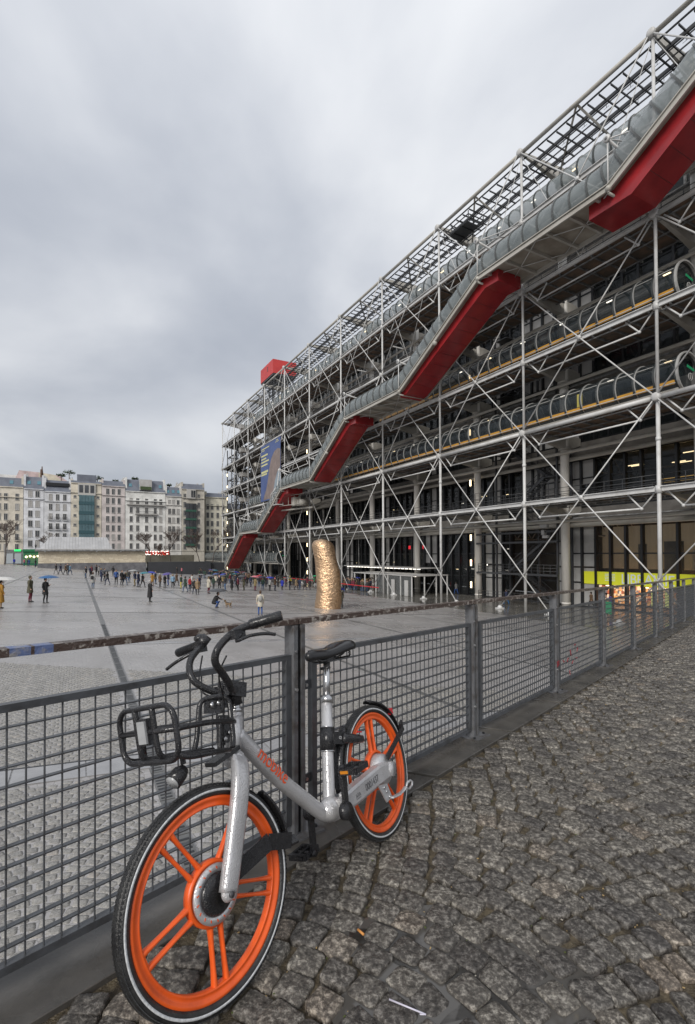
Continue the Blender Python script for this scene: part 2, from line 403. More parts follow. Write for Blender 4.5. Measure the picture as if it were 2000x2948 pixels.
while t0 < 36:
    L = 1.12 if t0 < 14 else 4.5
    b = MB(); a = .012; sk = .05
    vs = [WK(t0+a-sk, -.10), WK(t0+L-a-sk, -.10), WK(t0+L-a+sk, .172), WK(t0+a+sk, .172)]
    dz = rnd.uniform(-.002, .003)
    top = [v+Vector((0,0,dz)) for v in vs]; bot = [v+Vector((0,0,-.099)) for v in vs]
    cx = sum((v for v in top), Vector())/4
    inn = [v+(cx-v).normalized()*.012+Vector((0,0,.003)) for v in top]
    b.add(bot+top+inn, [(0,1,5,4),(1,2,6,5),(2,3,7,6),(3,0,4,7),(4,5,9,8),(5,6,10,9),(6,7,11,10),(7,4,8,11),(8,9,10,11)][::1])
    b.f = [tuple(reversed(f)) for f in b.f]
    o = b.build('kerb_slab', M_['kerb'], kerb); t0 += L; k += 1

# ---- cobbles laid in arcs on the walkway (300 nearest as pieces, the rest one mesh)
def stone(b, cx, cy, ax, ay, w, l, fz, rnd, hi, tone, dome=.009):
    """one sett centred (cx,cy); ax, ay unit vectors; fz maps (x,y,dz)->Vector"""
    n = 16 if hi else 8
    rot = rnd.uniform(-.07, .07); ca, sa = math.cos(rot), math.sin(rot)
    cor = [[sx+rnd.uniform(-.13, .10)*sx, sy+rnd.uniform(-.13, .10)*sy] for sx, sy in ((1,1),(-1,1),(-1,-1),(1,-1))]
    jit = [rnd.uniform(.965, 1.02) for _ in range(n)]
    lift = rnd.uniform(-.006, .005); tx = rnd.uniform(-.05, .05); ty = rnd.uniform(-.05, .05)
    if dome < .0085: lift *= .35; tx *= .4; ty *= .4
    rings = ((1.0, -.045), (.99, -.012), (.955, -.0035), (.84, .0), (.52, .0015), (.22, .002)) if hi else ((1.0, -.03), (.95, -.005), (.55, .001))
    vs = []
    for ri, (sc, z) in enumerate(rings):
        for j in range(n):
            a = 2*math.pi*(j+.5)/n; c, s_ = math.cos(a), math.sin(a)
            m_ = max(abs(c), abs(s_)); pw = .30
            x = math.copysign(abs(c)**pw, c)*sc*jit[j]; y = math.copysign(abs(s_)**pw, s_)*sc*jit[j]
            w4 = ((1+x)*(1+y)/4, (1-x)*(1+y)/4, (1-x)*(1-y)/4, (1+x)*(1-y)/4)
            X = sum(q*k[0] for q, k in zip(w4, cor))*w/2; Y = sum(q*k[1] for q, k in zip(w4, cor))*l/2
            x, y = X*ca-Y*sa, X*sa+Y*ca
            zz = z*dome/.009+lift+tx*x+ty*y+(rnd.uniform(-.0022, .0022) if ri >= 2 else 0)
            vs.append(fz(cx+ax[0]*x+ay[0]*y, cy+ax[1]*x+ay[1]*y, zz))
    vs.append(fz(cx, cy, lift+.002+rnd.uniform(-.002, .002)))
    fs = []
    for r_ in range(len(rings)-1):  # rings from the bed up
        for j in range(n):
            fs.append((r_*n+j, r_*n+(j+1) % n, (r_+1)*n+(j+1) % n, (r_+1)*n+j))
    o = (len(rings)-1)*n
    for j in range(n): fs.append((o+j, o+(j+1) % n, len(vs)-1))
    b.add(vs, fs, 0, True, tone)
rnd = random.Random(3)
cells = []
W = 1.38; Rr = .98; pitch = .112
for c in range(0, 4):
    s0 = .172+W*c
    nst = 13
    amax = math.asin(W/2/Rr)
    kt = -4.2
    while kt < 17:
        row_ = int(round((kt+4.2)/pitch))
        for j in range(nst):
            al = -amax+2*amax*(j+.5+(.5 if row_ % 2 else 0)+rnd.uniform(-.12,.12))/nst
            if al > amax*1.02: continue
            s_ = s0+W/2+Rr*math.sin(al); t_ = kt+(Rr*math.cos(al)-Rr*math.cos(amax))
            t_ += rnd.uniform(-.007, .007); s_ += rnd.uniform(-.004, .004)
            cells.append((t_, s_, al, 2*amax*Rr/nst, pitch*math.cos(al)))
        kt += pitch
def visible(P, m=.06):
    if P.y < .3: return False
    u = P.x/P.y; v = -P.z/P.y
    return abs(u) < .705+m and v < .97+m
vis = []
for cc in cells:
    P = WK(cc[0], cc[1]); vis.append((not visible(P), P.length, cc))
vis.sort(key=lambda q: (q[0], q[1]))
fz = lambda x, y, dz: WK(x, y, dz)
rest = MB()
for i, (nv, dist, (t_, s_, al, w, l)) in enumerate(vis):
    ax = (-math.sin(al), math.cos(al)); ay = (math.cos(al), math.sin(al))
    # x along the arc (mostly across the walkway), y along the walkway
    tone = rnd.random(); gap = rnd.uniform(.002, .009)
    hi = dist < 4.5 and not nv
    if s_-w/2 < .176: s_ += .01
    if i < 300:
        b = MB(); stone(b, t_, s_, ax, ay, w-gap, l-gap, fz, rnd, True, tone); b.f = [tuple(reversed(f)) for f in b.f]; b.build('cobblestone', M_['cobble'], walkway)
    else: stone(rest, t_, s_, ax, ay, w-gap, l-gap, fz, rnd, hi, tone)
rest.f = [tuple(reversed(f)) for f in rest.f]
tag(rest.build('cobblestones', M_['cobble'], walkway), kind='stuff')
# coarse relief beyond the laid field
b = MB(); b.add([WK(16.8, .172, -.008), WK(36, .172, -.008), WK(36, 14, -.008), WK(16.8, 14, -.008), WK(-8, 5.7, -.008), WK(16.8, 5.7, -.008), WK(16.8, 14, -.008), WK(-8, 14, -.008)], [(0,3,2,1), (4,7,6,5)])
tag(b.build('far_cobble_surface', M_['cobble'], walkway), kind='stuff')
for o in walkway.children:
    if o.name.startswith('far_cobble'): o.name = 'distant_cobblestones'

# ---- setts of the piazza seen through the fence
rnd = random.Random(8)
cells = []
Wp = 1.5; amax = math.asin(Wp/2/1.1)
for c in range(-2, 24):
    pc = -43.5+Wp*c
    kt = -18.5; row_ = 0
    while kt < 3.0:
        row_ += 1
        for j in range(12):
            al = -amax+2*amax*(j+.5+(.5 if row_ % 2 else 0)+rnd.uniform(-.1,.1))/12
            if al > amax*1.02: continue
            p_ = pc+1.1*math.sin(al); e_ = kt+(1.1*math.cos(al)-1.1*math.cos(amax))
            if abs(p_+37.5) < .2 or abs(p_+30) < .13 or abs(e_+12.45) < .40 or abs(e_+.05) < .28: continue
            loc = FM @ PL(e_, p_)
            sd_ = (loc-P0).dot(FN)
            if sd_ > -.2 or loc.y < 2 or loc.y > 15 or abs(loc.x/loc.y) > .74: continue
            cells.append((loc.length, e_, p_, al, 2*amax*1.1/12, .122*math.cos(al)))
        kt += .122
cells.sort()
fzp = lambda x, y, dz: PL(x, y, dz+.007)
rest = MB()
for i, (dist, e_, p_, al, w, l) in enumerate(cells):
    ax = (-math.sin(al), math.cos(al)); ay = (math.cos(al), math.sin(al))
    gap = rnd.uniform(.004, .011); tone = rnd.random()
    tgt = MB() if i < 300 else rest
    stone(tgt, e_, p_, ax, ay, w-gap, l-gap, fzp, rnd, False, tone, .005)
    if i < 300:
        tgt.f = [tuple(reversed(f)) for f in tgt.f]; tgt.build('paving_stone', M_['sett'], piazza)
rest.f = [tuple(reversed(f)) for f in rest.f]
tag(rest.build('paving_stones', M_['sett'], piazza), kind='stuff')
# ------------------------------------------------------------------ fence along the kerb
M_['fence'] = mat('dark_fence_paint', (.072,.077,.085), .34, col2=(.042,.043,.045), scale=13, lo=.45, hi=.7, bump=.1, bscale=60)
M_['fencepost'] = mat('weathered_post_paint', (.125,.128,.136), .4, col2=(.06,.053,.048), scale=11, lo=.45, hi=.65, bump=.25, bscale=70)
M_['rail'] = mat('flaking_rail_paint', (.062,.040,.032), .28, col2=(.34,.31,.28), scale=34, lo=.53, hi=.62, bump=.5, bscale=80)
M_['railblue'] = mat('blue_scuffed_rail_paint', (.10,.14,.28), .4, col2=(.25,.24,.24), scale=22, lo=.45, hi=.6, bump=.4, bscale=60)
M_['bolt'] = mat('zinc_bolt', (.55,.55,.56), .3, metal=.9)
fence = empty('metal_fence', T(WK(0, 0)))
tag(fence, 'dark steel mesh fence with flaking brown top rail standing on the kerb slab', 'fence')
FI = T(-WK(0, 0))
def fpart(b, name, mats, parent=fence):
    return b.build(name, mats, parent, FI if parent is fence else None)
FL = 1.8175; FH = 1.035
Mf = Matrix((FD, FN, Vector((0,0,1)))).transposed()
# top rail in pieces between posts
zr = lambda t, dz=0: WK(t, 0, FH+dz)
for i in range(-3, 19):
    b = MB(); a0 = zr(i*FL+.003, -.014); a1 = zr((i+1)*FL-.003, -.014)
    b.bar(a0, a1, .052, .026)
    if i == -1:
        b = MB(); m1 = zr(-1.185, -.014); b.bar(a0, m1, .052, .026)
        m2 = zr(-1.128, -.014); b.bar(m1, m2, .0525, .0265, mat=1); b.bar(m2, zr(-1.118, -.014), .052, .026); b.bar(zr(-1.118, -.014), zr(-1.065, -.014), .0525, .0265, mat=1); b.bar(zr(-1.065, -.014), a1, .052, .026)
    b.build('top_rail', [M_['rail'], M_['railblue']], fence, FI)
def post_mesh(hi):
    b = MB()
    # two flat bars with a dark slot between, web behind
    b.span((-.036, -.006, .012), (-.012, .034, FH-.030)); b.span((.014, -.006, .012), (.036, .034, FH-.030))
    b.span((-.013, -.030, .012), (.015, .020, FH-.030), 1)
    b.span((-.036, -.034, .012), (.036, -.0065, FH-.0305))
    # foot plate, slightly skewed
    Mz = Matrix.Rotation(R(8), 3, 'Z'); b.box((0.02, .0, .006), (.20, .165, .012), Mz)
    if hi:
        for z in (.24, .70):
            b.cyl((-.024, .034, z), (-.024, .043, z), .008, 6, 2, smooth=False)
        for x in (-.055, .09): b.cyl((x, .045, .012), (x, .045, .022), .010, 6, 1, smooth=False)
        b.cyl((-.024, .034, .88), (-.024, .040, .88), .006, 6, 2, smooth=False)
    return b.mesh('post', [M_['fencepost'], M_['black'], M_['bolt']])
pm = post_mesh(True)
for i in range(-2, 19):
    place('post', pm, fence, FI @ frame(WK(i*FL, 0), FD, FN, (0,0,1)))
# mesh panels: frame, flat horizontal bars, round uprights
X0, X1 = .118, FL-.052
def shear(t): return FSL*t
def panel():
    b = MB(); z0, z1 = .07, .853; w = .022
    def br(xa, za, xb, zb, w_, h_, bb):
        bb.bar((xa, 0, za+shear(xa)), (xb, 0, zb+shear(xb)), w_, h_)
    br(X0, z0, X1, z0, .030, .026, b); br(X0, z1, X1, z1, .030, .024, b)
    for x, hw in ((X0, .034), (X1, .034)):
        b.span((x-hw/2, -.016, z0-.012+shear(x)), (x+hw/2, .016, z1+.011+shear(x)))
    # tabs with bolts that hold the panel on its posts
    for z in (.24, .70):
        for xa, xb in ((.034, X0-.015), (X1+.015, FL-.034)):
            b.span((xa, -.004, z-.022+shear(xa)), (xb, .004, z+.022+shear(xa)), 0)
            b.cyl(((xa+xb)/2, .004, z+shear(xa)), ((xa+xb)/2, .013, z+shear(xa)), .009, 6, 1, smooth=False)
    fr = b.mesh('mesh_panel', [M_['fence'], M_['bolt']])
    h = MB(); nz = 13
    for i in range(1, nz):
        z = z0+(z1-z0)*i/nz; br(X0+.015, z, X1-.015, z, .018, .0048, h)
    hm = h.mesh('horizontal_wires', [M_['fence']])
    v = MB(); nx = int((X1-X0)/.0508)
    for i in range(1, nx):
        x = X0+(X1-X0)*i/nx; v.tube([(x, .004, z0+shear(x)), (x, .004, z1+shear(x))], .0033, 5, caps=False)
    vm = v.mesh('upright_wires', [M_['fence']])
    return fr, hm, vm
fr, hm, vm = panel()
for i in range(-2, 18):
    o = place('mesh_panel', fr, fence, FI @ frame(WK(i*FL, .0), FD, FN, (0,0,1)))
    place('horizontal_wires', hm, o); place('upright_wires', vm, o)
# red spray marks on the third post and the panel beyond it
M_['spray'] = mat('red_spray_paint', (.28,.02,.03), .5)
gr_ = random.Random(6)
b = MB()
for k in range(3): b.bar(WK(2*FL-.03, .0355, .27+k*.022), WK(2*FL+.034, .0355, .285+k*.018), .004, .012)
for (x, z, dx, dz) in ((.22,.30,.05,-.02),(.36,.26,.06,.03),(.47,.38,.03,-.05),(.52,.22,.07,.02),(.70,.33,.05,.03),(.44,.16,.02,-.04),(.62,.41,.03,.01),(.66,.27,.06,-.01)):
    b.tube([WK(2*FL+x, .013, z), WK(2*FL+x+dx*.5, .014, z+dz*1.4), WK(2*FL+x+dx, .013, z+dz)], .0042, 5)
b.build('spray_mark', M_['spray'], fence, FI)
# ------------------------------------------------------------------ the shared bicycle, leaning on the fence
M_['bsilver'] = mat('wet_silver_paint', (.56,.555,.565), .22, metal=.4, col2=(.47,.465,.47), scale=14, bump=.55, droplets=True)
M_['chrome'] = mat('bright_metal', (.62,.62,.63), .18, metal=.9, col2=(.45,.45,.46), scale=20)
M_['bblack'] = mat('wet_black_plastic', (.014,.014,.016), .22, col2=(.022,.022,.024), scale=30, bump=.55, droplets=True)
M_['rubber'] = mat('tyre_rubber', (.012,.012,.013), .34, col2=(.03,.03,.03), scale=25, bump=.3, bscale=120)
M_['borange'] = mat('orange_wheel_plastic', (.76,.105,.014), .36, col2=(.55,.075,.013), scale=16, lo=.45, hi=.75, bump=.05, bscale=60)
M_['reflect'] = mat('reflective_stripe', (.62,.63,.64), .3, col2=(.42,.43,.44), scale=120)
M_['bhub'] = mat('hub_silver', (.55,.55,.56), .3, metal=.6, bump=.4, droplets=True)
M_['lens'] = mat('clear_lens', (.45,.46,.47), .08, metal=.3)
M_['amber'] = mat('amber_reflector', (.55,.20,.02), .2)
M_['redlens'] = mat('red_reflector', (.55,.02,.03), .2)
M_['orangeprint'] = mat('orange_print', (.72,.085,.02), .4)
M_['greyprint'] = mat('grey_print', (.06,.06,.065), .4)
M_['whiteprint'] = mat('white_print', (.6,.6,.6), .4)
Cr = Vector((.1331,2.4374,-1.0604)); Cf = Vector((-.4202,1.5237,-1.0329)); WR = .302
bu = (Cf-Cr); WB = bu.length; bu.normalize()
bl = Vector((0,0,1)).cross(bu).normalized(); bup = bu.cross(bl)
bw = (bup*math.cos(R(15))-bl*math.sin(R(15))).normalized(); bs = bw.cross(bu)
BM = frame(Cr-bw*WR, bu, bs, bw)           # x forward, y towards the camera side, z up the bike
bike = empty('bicycle', BM)
tag(bike, 'silver shared bicycle with orange spoked wheels and black basket leaning on the fence', 'bicycle')
def V(a, s, h): return Vector((a, s, h))
def spl(pts, k=6):
    pts = [Vector(p) for p in pts]; out_ = []
    for i in range(len(pts)-1):
        p0 = pts[max(i-1, 0)]; p1 = pts[i]; p2 = pts[i+1]; p3 = pts[min(i+2, len(pts)-1)]
        for j in range(k):
            t = j/k
            out_.append(.5*((2*p1)+(-p0+p2)*t+(2*p0-5*p1+4*p2-p3)*t*t+(-p0+3*p1-3*p2+p3)*t**3))
    out_.append(pts[-1]); return out_

def ring(b, prof, n=96, mat=0, smooth=True):
    """revolve a profile of (radius, y) round the y axis"""
    k = len(prof); vs = []
    for i in range(n):
        a = 2*math.pi*i/n
        for r, y in prof: vs.append((r*math.cos(a), y, r*math.sin(a)))
    fs = []
    for i in range(n):
        for j in range(k):
            fs.append((i*k+j, i*k+(j+1) % k, ((i+1) % n)*k+(j+1) % k, ((i+1) % n)*k+j))
    b.add(vs, fs, mat, smooth)
def make_wheel(name, M, first, near):
    w = empty(name, M, bike)
    b = MB(); prof = [(.282+.0215*math.cos(a), .0235*math.sin(a)) for a in [2*math.pi*i/16 for i in range(16)]]
    prof = [(max(r, .266), y) for r, y in prof]; ring(b, prof, 120)
    # tread blocks
    for i in range(150):
        a = 2*math.pi*(i+.5)/150
        for sgn in (-1, 1):
            for (yy, rr, ww) in ((.005, .3026, .0085), (.0155, .2974, .007)):
                c = Vector((rr*math.cos(a), sgn*yy, rr*math.sin(a)))
                Mx = Matrix((Vector((math.cos(a), 0, math.sin(a))), Vector((0,1,0)), Vector((-math.sin(a), 0, math.cos(a))))).transposed()
                b.box(c, (.0022, ww, .0095), Mx @ Matrix.Rotation(sgn*.4, 3, 'X'))
    b.build('tyre', M_['rubber'], w)
    b = MB()
    for sg in (-1, 1):
        ring(b, [(.2805, sg*.0236), (.2875, sg*.0236), (.2875, sg*.0228), (.2805, sg*.0228)], 120)
    b.build('reflective_stripe', M_['reflect'], w)
    b = MB()
    ring(b, [(.268,.0165),(.262,.0175),(.258,.0175),(.254,.012),(.244,.010),(.242,.0125),(.238,.0125),(.236,.010),(.236,-.010),(.238,-.0125),(.242,-.0125),(.244,-.010),(.254,-.012),(.258,-.0175),(.262,-.0175),(.268,-.0165)], 120)
    ring(b, [(.090,.012),(.078,.016),(.078,-.016),(.090,-.012)], 48)
    b.build('rim', M_['borange'], w)
    for i in range(5):
        a0 = R(first+72*i); b = MB()
        for sg in (-1, 1):
            # each spoke is a pair of tapered ribs that spread towards the rim
            a1 = a0+sg*.215; a2 = a0+sg*.088
            p = Vector((.084*math.cos(a1), 0, .084*math.sin(a1))); q = Vector((.238*math.cos(a2), 0, .238*math.sin(a2)))
            d = (q-p).normalized(); side = Vector((0,1,0)).cross(d)
            n = 5; vs = []
            for k in range(n+1):
                t = k/n; c = p.lerp(q, t); hw = .0050+.0035*(abs(t-.5)*2)**3; hy = .009+.002*abs(t-.5)*2
                for (x, y) in ((-1,-.6),(-.6,-1),(.6,-1),(1,-.6),(1,.6),(.6,1),(-.6,1),(-1,.6)):
                    vs.append(c+side*hw*x+Vector((0, hy*y, 0)))
            fs = []
            for k in range(n):
                for j in range(8): fs.append((k*8+j, k*8+(j+1) % 8, (k+1)*8+(j+1) % 8, (k+1)*8+j))
            b.add(vs, fs, 0, True)
        # web joining the two ribs at the rim
        c = Vector((.241*math.cos(a0), 0, .241*math.sin(a0))); Mx = Matrix((Vector((math.cos(a0),0,math.sin(a0))), Vector((0,1,0)), Vector((-math.sin(a0),0,math.cos(a0))))).transposed()
        b.box(c, (.016, .020, .052), Mx)
        b.build('spoke', M_['borange'], w)
    return w
psi = R(37.15)
uf = -Vector((math.sin(psi), math.cos(psi), 0)); lf = Vector((0,0,1)).cross(uf)
wf = (Vector((0,0,1))*math.cos(R(15.55))-lf*math.sin(R(15.55))).normalized(); sf = wf.cross(uf)
MF = BM.inverted() @ frame(Cf, uf, sf, wf)
wfr = make_wheel('front_wheel', MF, 58, .08)
wre = make_wheel('rear_wheel', T(V(0, 0, WR)), 97, .08)
# hubs
b = MB(); ring(b, [(.0, .042), (.050,.040), (.058,.032), (.058,-.03), (.0,-.03)], 40, 1)
ring(b, [(.056,.030),(.080,.027),(.080,.019),(.056,.018)], 48, 0)
for i in range(18):
    a = 2*math.pi*i/18; b.box((.069*math.cos(a), .0290, .069*math.sin(a)), (.008,.001,.0035), Matrix.Rotation(-a+.5, 3, 'Y'), 2)
b.build('hub', [M_['bhub'], M_['bblack'], M_['borange']], wfr)
b = MB(); ring(b, [(.0,.062),(.058,.062),(.070,.050),(.074,.010),(.074,-.03),(.0,-.03)], 40, 0)
b.build('hub', [M_['bhub']], wre)

# frame: curved main tube, seat tube, chainstay box with dropout
b = MB()
b.tube(spl([V(.862,0,.715), V(.80,0,.638), V(.691,0,.505), V(.56,0,.375), V(.48,0,.300), V(.43,.01,.270), V(.37,.02,.262)], 5), [.029]*20+[.031]*11, 14, squash=1.0)
b.tube([V(.415,.0,.285), V(.405,0,.33), V(.345,0,.52), V(.281,0,.716)], [.034,.026,.0255,.0255], 16)
b.tube([V(.845,0,.790), V(.852,0,.765)], [.0235,.0235], 16); b.tube([V(.850,0,.770), V(.895,0,.652)], [.028,.028], 16)
b.ball(V(.43,.015,.292), .050, 14, 10, (1.15,.9,.95)); 
frm = b.build('frame', M_['bsilver'], bike)
b = MB()
def cs(a, s, h): return V(a, s, h)
ch = [(.405,.34,.272),(.30,.346,.270),(.105,.352,.272),(.03,.345,.270)]
vs = []
for a_, zt, zb in ch:
    vs += [V(a_,.052,zb), V(a_,.088,zb), V(a_,.094,zb+.010), V(a_,.094,zt-.010), V(a_,.088,zt), V(a_,.052,zt)]
fs = [(i*6+j, i*6+(j+1) % 6, (i+1)*6+(j+1) % 6, (i+1)*6+j) for i in range(3) for j in range(6)]+[tuple(range(5,-1,-1)), tuple(range(18,24))]
b.add(vs, fs); b.cyl(V(0,.050,WR), V(0,.098,WR), .033, 20); b.bar(V(.05,.072,.308), V(0,.072,WR), .038, .058)
b.bar(V(.41,.02,.285), V(.40,.07,.300), .05, .06)
b.build('chainstay', M_['bsilver'], bike)
# fork: one wide blade on the camera side
b = MB(); path = spl([V(.903,.030,.652), V(.918,.052,.622), V(.955,.068,.545), V(1.012,.070,.420), V(1.066,.070,.305)], 6)
n = len(path); vs = []
for i, p in enumerate(path):
    tt = i/(n-1); d = (path[min(i+1, n-1)]-path[max(i-1, 0)]).normalized(); side = V(0,1,0); fwd = side.cross(d).normalized()
    hw = (.034-.006*tt); hy = .017
    for a in range(10):
        an = 2*math.pi*a/10; c_, s_ = math.cos(an), math.sin(an)
        vs.append(p+fwd*hw*math.copysign(abs(c_)**.35, c_)+side*hy*math.copysign(abs(s_)**.4, s_))
b.add(vs, [(i*10+j, i*10+(j+1) % 10, (i+1)*10+(j+1) % 10, (i+1)*10+j) for i in range(n-1) for j in range(10)]+[tuple(reversed(range(10))), tuple((n-1)*10+j for j in range(10))], 0, True)
b.ball(V(1.066,.070,.304), .025, 12, 8, (1,.66,1)); b.ball(V(.902,.012,.642), .038, 12, 8, (1,1,.8))
b.cyl(V(1.0685,.084,.302), V(1.0685,.090,.302), .009, 12, 1)
b.build('fork', [M_['bsilver'], M_['greyprint']], bike)
# stem and head parts
b = MB()
b.tube([V(.837,0,.820), V(.846,0,.787)], .0165, 14, 1); b.tube([V(.842,0,.800), V(.846,0,.786)], .024, 14, 1)
b.tube([V(.893,0,.655), V(.898,0,.642)], .029, 14, 1)
b.box(V(.845,0,.868), (.085,.062,.052), Matrix.Rotation(R(-18), 3, 'Y')); b.tube([V(.835,0,.885), V(.838,0,.812)], .024, 12)
b.box(V(.878,-.02,.850), (.040,.046,.075), Matrix.Rotation(R(-12), 3, 'Y'))
b.build('stem', [M_['bblack'], M_['chrome']], bike)
# handlebar with grips, levers, bell
pr = spl([V(.85,.02,.868), V(.91,.07,.865), V(.95,.10,.893), V(.985,.118,.928), V(1.028,.135,.972), V(1.030,.148,1.006), V(1.006,.160,1.034), V(.972,.182,1.058), V(.935,.205,1.070), V(.905,.235,1.076)], 5)
pl = spl([V(.85,-.01,.868), V(.885,-.03,.869), V(.923,-.05,.895), V(.95,-.07,.93), V(.944,-.09,.97), V(.913,-.11,1.006), V(.855,-.13,1.037), V(.800,-.150,1.058), V(.783,-.168,1.060), V(.790,-.185,1.058)], 5)
b = MB(); b.tube(pr, .0125, 12); b.tube(pl, .0125, 12)
hb = b.build('handlebar', M_['bblack'], bike)
for p, q in ((V(.925,.212,1.073), V(.862,.305,1.081)), (V(.785,-.175,1.060), V(.818,-.295,1.044))):
    b = MB(); d = (q-p); b.tube([p+d*t for t in (0, .04, .5, .96, 1)], [.015,.0172,.0165,.0178,.0155], 14)
    for k in range(12): b.tube([p+d*(.08+.07*k), p+d*(.10+.07*k)], .0182, 12, caps=False)
    b.build('grip', M_['bblack'], hb)
b = MB(); b.tube(spl([V(.955,.20,1.050), V(.985,.20,1.028), V(.950,.225,1.036), V(.905,.25,1.034), V(.872,.27,1.024)], 4), .006, 8); b.box(V(.965,.188,1.050), (.05,.03,.03))
b.build('brake_lever', M_['bblack'], hb)
b = MB(); b.tube(spl([V(.84,-.155,1.035), V(.87,-.185,1.022), V(.895,-.225,1.006), V(.905,-.262,.990)], 4), .0065, 8); b.box(V(.825,-.150,1.040), (.04,.03,.03))
b.build('brake_lever', M_['bblack'], hb)
b = MB(); b.cyl(V(.800,-.135,1.052), V(.820,-.150,1.080), .024, 18); b.ball(V(.820,-.150,1.080), .024, 16, 8, (1,1,.7)); b.build('bell', M_['bblack'], hb)
# brake hose beside the stem
b = MB(); b.tube(spl([V(.97,.13,.99), V(.99,.10,.93), V(.93,.04,.84), V(.93,.01,.74), V(.93,.0,.66)], 5), .0032, 6)
b.tube(spl([V(.84,-.13,1.01), V(.93,-.07,.90), V(.90,-.03,.84), V(.915,-.03,.76), V(.90,-.02,.69)], 5), .0032, 6); b.build('brake_hose', M_['bblack'], hb)

# seat post, collar, saddle
b = MB(); b.tube([V(.282,0,.712), V(.222,0,.872)], .0168, 16, 1); b.tube([V(.289,0,.690), V(.278,0,.722)], .029, 18, 1)
b.cyl(V(.290,.0,.705), V(.262,.0,.700), .010, 10, 1); b.cyl(V(.246,-.024,.842), V(.246,.026,.842), .007, 10, 0)
b.build('seat_post', [M_['bblack'], M_['chrome']], bike)
b = MB(); sec = []
prof = [(.372,.014,.928,.036),(.345,.024,.936,.050),(.30,.029,.934,.056),(.25,.036,.926,.052),(.20,.054,.925,.050),(.15,.078,.936,.056),(.105,.092,.948,.068),(.065,.088,.950,.074),(.040,.060,.942,.064)]
vs = []; K = 14
for (a_, hw, zt, th) in prof:
    for j in range(K):
        an = 2*math.pi*j/K; y = hw*math.copysign(abs(math.cos(an))**.8, math.cos(an))
        z = zt-th/2+th/2*math.copysign(abs(math.sin(an))**.8, math.sin(an))
        if math.sin(an) < 0 and hw > .04: z = zt-th/2+.3*(z-(zt-th/2))-(.016*(abs(math.cos(an))) if abs(math.cos(an)) > .5 else 0)
        vs.append(V(a_, y, z))
b.add(vs, [(i*K+j, i*K+(j+1) % K, (i+1)*K+(j+1) % K, (i+1)*K+j) for i in range(len(prof)-1) for j in range(K)]+[tuple(reversed(range(K))), tuple((len(prof)-1)*K+j for j in range(K))], 0, True)
sd = b.build('saddle', mat('wet_black_saddle', (.012,.012,.013), .12, col2=(.016,.016,.017), scale=20, bump=.12, droplets=True), bike)
md = sd.modifiers.new('smooth', 'SUBSURF'); md.levels = 1; md.render_levels = 2
b = MB()
for s_ in (-.022, .022): b.tube(spl([V(.33,s_*.5,.902), V(.29,s_,.878), V(.20,s_,.876), V(.12,s_*1.4,.885), V(.085,s_*1.6,.905)], 4), .0042, 7)
for s_ in (-.045, .045):
    b.tube(spl([V(.08,s_,.905)]+[V(.08+.006*math.cos(k*1.57), s_+.006*math.sin(k*1.57), .900-.0022*k) for k in range(14)]+[V(.09,s_,.872)], 2), .0022, 5)
b.tube([V(.10,-.055,.868), V(.10,.055,.868)], .005, 6); b.box(V(.225,0,.876), (.05,.05,.02))
b.build('saddle_rails', M_['bblack'], bike)

# ring lock on the seat tube
b = MB(); b.tube([V(.350,0,.502), V(.322,0,.590)], .033, 20); b.box(V(.29,.0,.535), (.10,.074,.052), Matrix.Rotation(R(-16), 3, 'Y'))
for s_ in (-.047, .047):
    b.tube(spl([V(.27,s_*.8,.528), V(.20,s_,.505), V(.15,s_,.489), V(.118,s_*.9,.480)], 4), [.022]*4+[.020]*4+[.017]*4+[.008], 10, squash=.45)
b.box(V(.148,.049,.520), (.030,.008,.006), Matrix.Rotation(R(-16), 3, 'Y'), 1)
lk = b.build('ring_lock', [M_['bblack'], M_['redlens']], bike)
b = MB(); b.tube([V(.352,0,.496), V(.350,0,.502)], .032, 20); b.tube([V(.320,0,.594), V(.322,0,.589)], .031, 20); b.build('clamp_ring', M_['chrome'], lk)

def text_mesh(s, size, mt, ext=.0006, align='CENTER', sx=1.0, shear_=0.0, font=None):
    cu = bpy.data.curves.new('lettering', 'FONT'); cu.body = s; cu.size = size; cu.extrude = ext; cu.align_x = align; cu.shear = shear_; cu.resolution_u = 3
    ob = bpy.data.objects.new('lettering', cu); COL.objects.link(ob)
    dg = bpy.context.evaluated_depsgraph_get(); me = bpy.data.meshes.new_from_object(ob.evaluated_get(dg)); me.name = 'lettering'
    bpy.data.objects.remove(ob); bpy.data.curves.remove(cu)
    me.materials.clear(); me.materials.append(mt)
    if sx != 1.0: me.transform(Matrix.Diagonal((sx, 1, 1, 1)))
    return me
def wrap_text(me, M, radius):
    """bend flat lettering round a tube: x along the tube, y round it"""
    bm = bmesh.new(); bm.from_mesh(me)
    y = -.06
    while y < .12:
        g_ = bm.verts[:]+bm.edges[:]+bm.faces[:]; bmesh.ops.bisect_plane(bm, geom=g_, plane_co=(0, y, 0), plane_no=(0, 1, 0)); y += .0045
    bm.to_mesh(me); bm.free()
    for v in me.vertices:
        x, y, z = v.co; a = y/radius; rr = radius+z
        v.co = M @ Vector((x, rr*math.sin(a), rr*math.cos(a)))
    return me
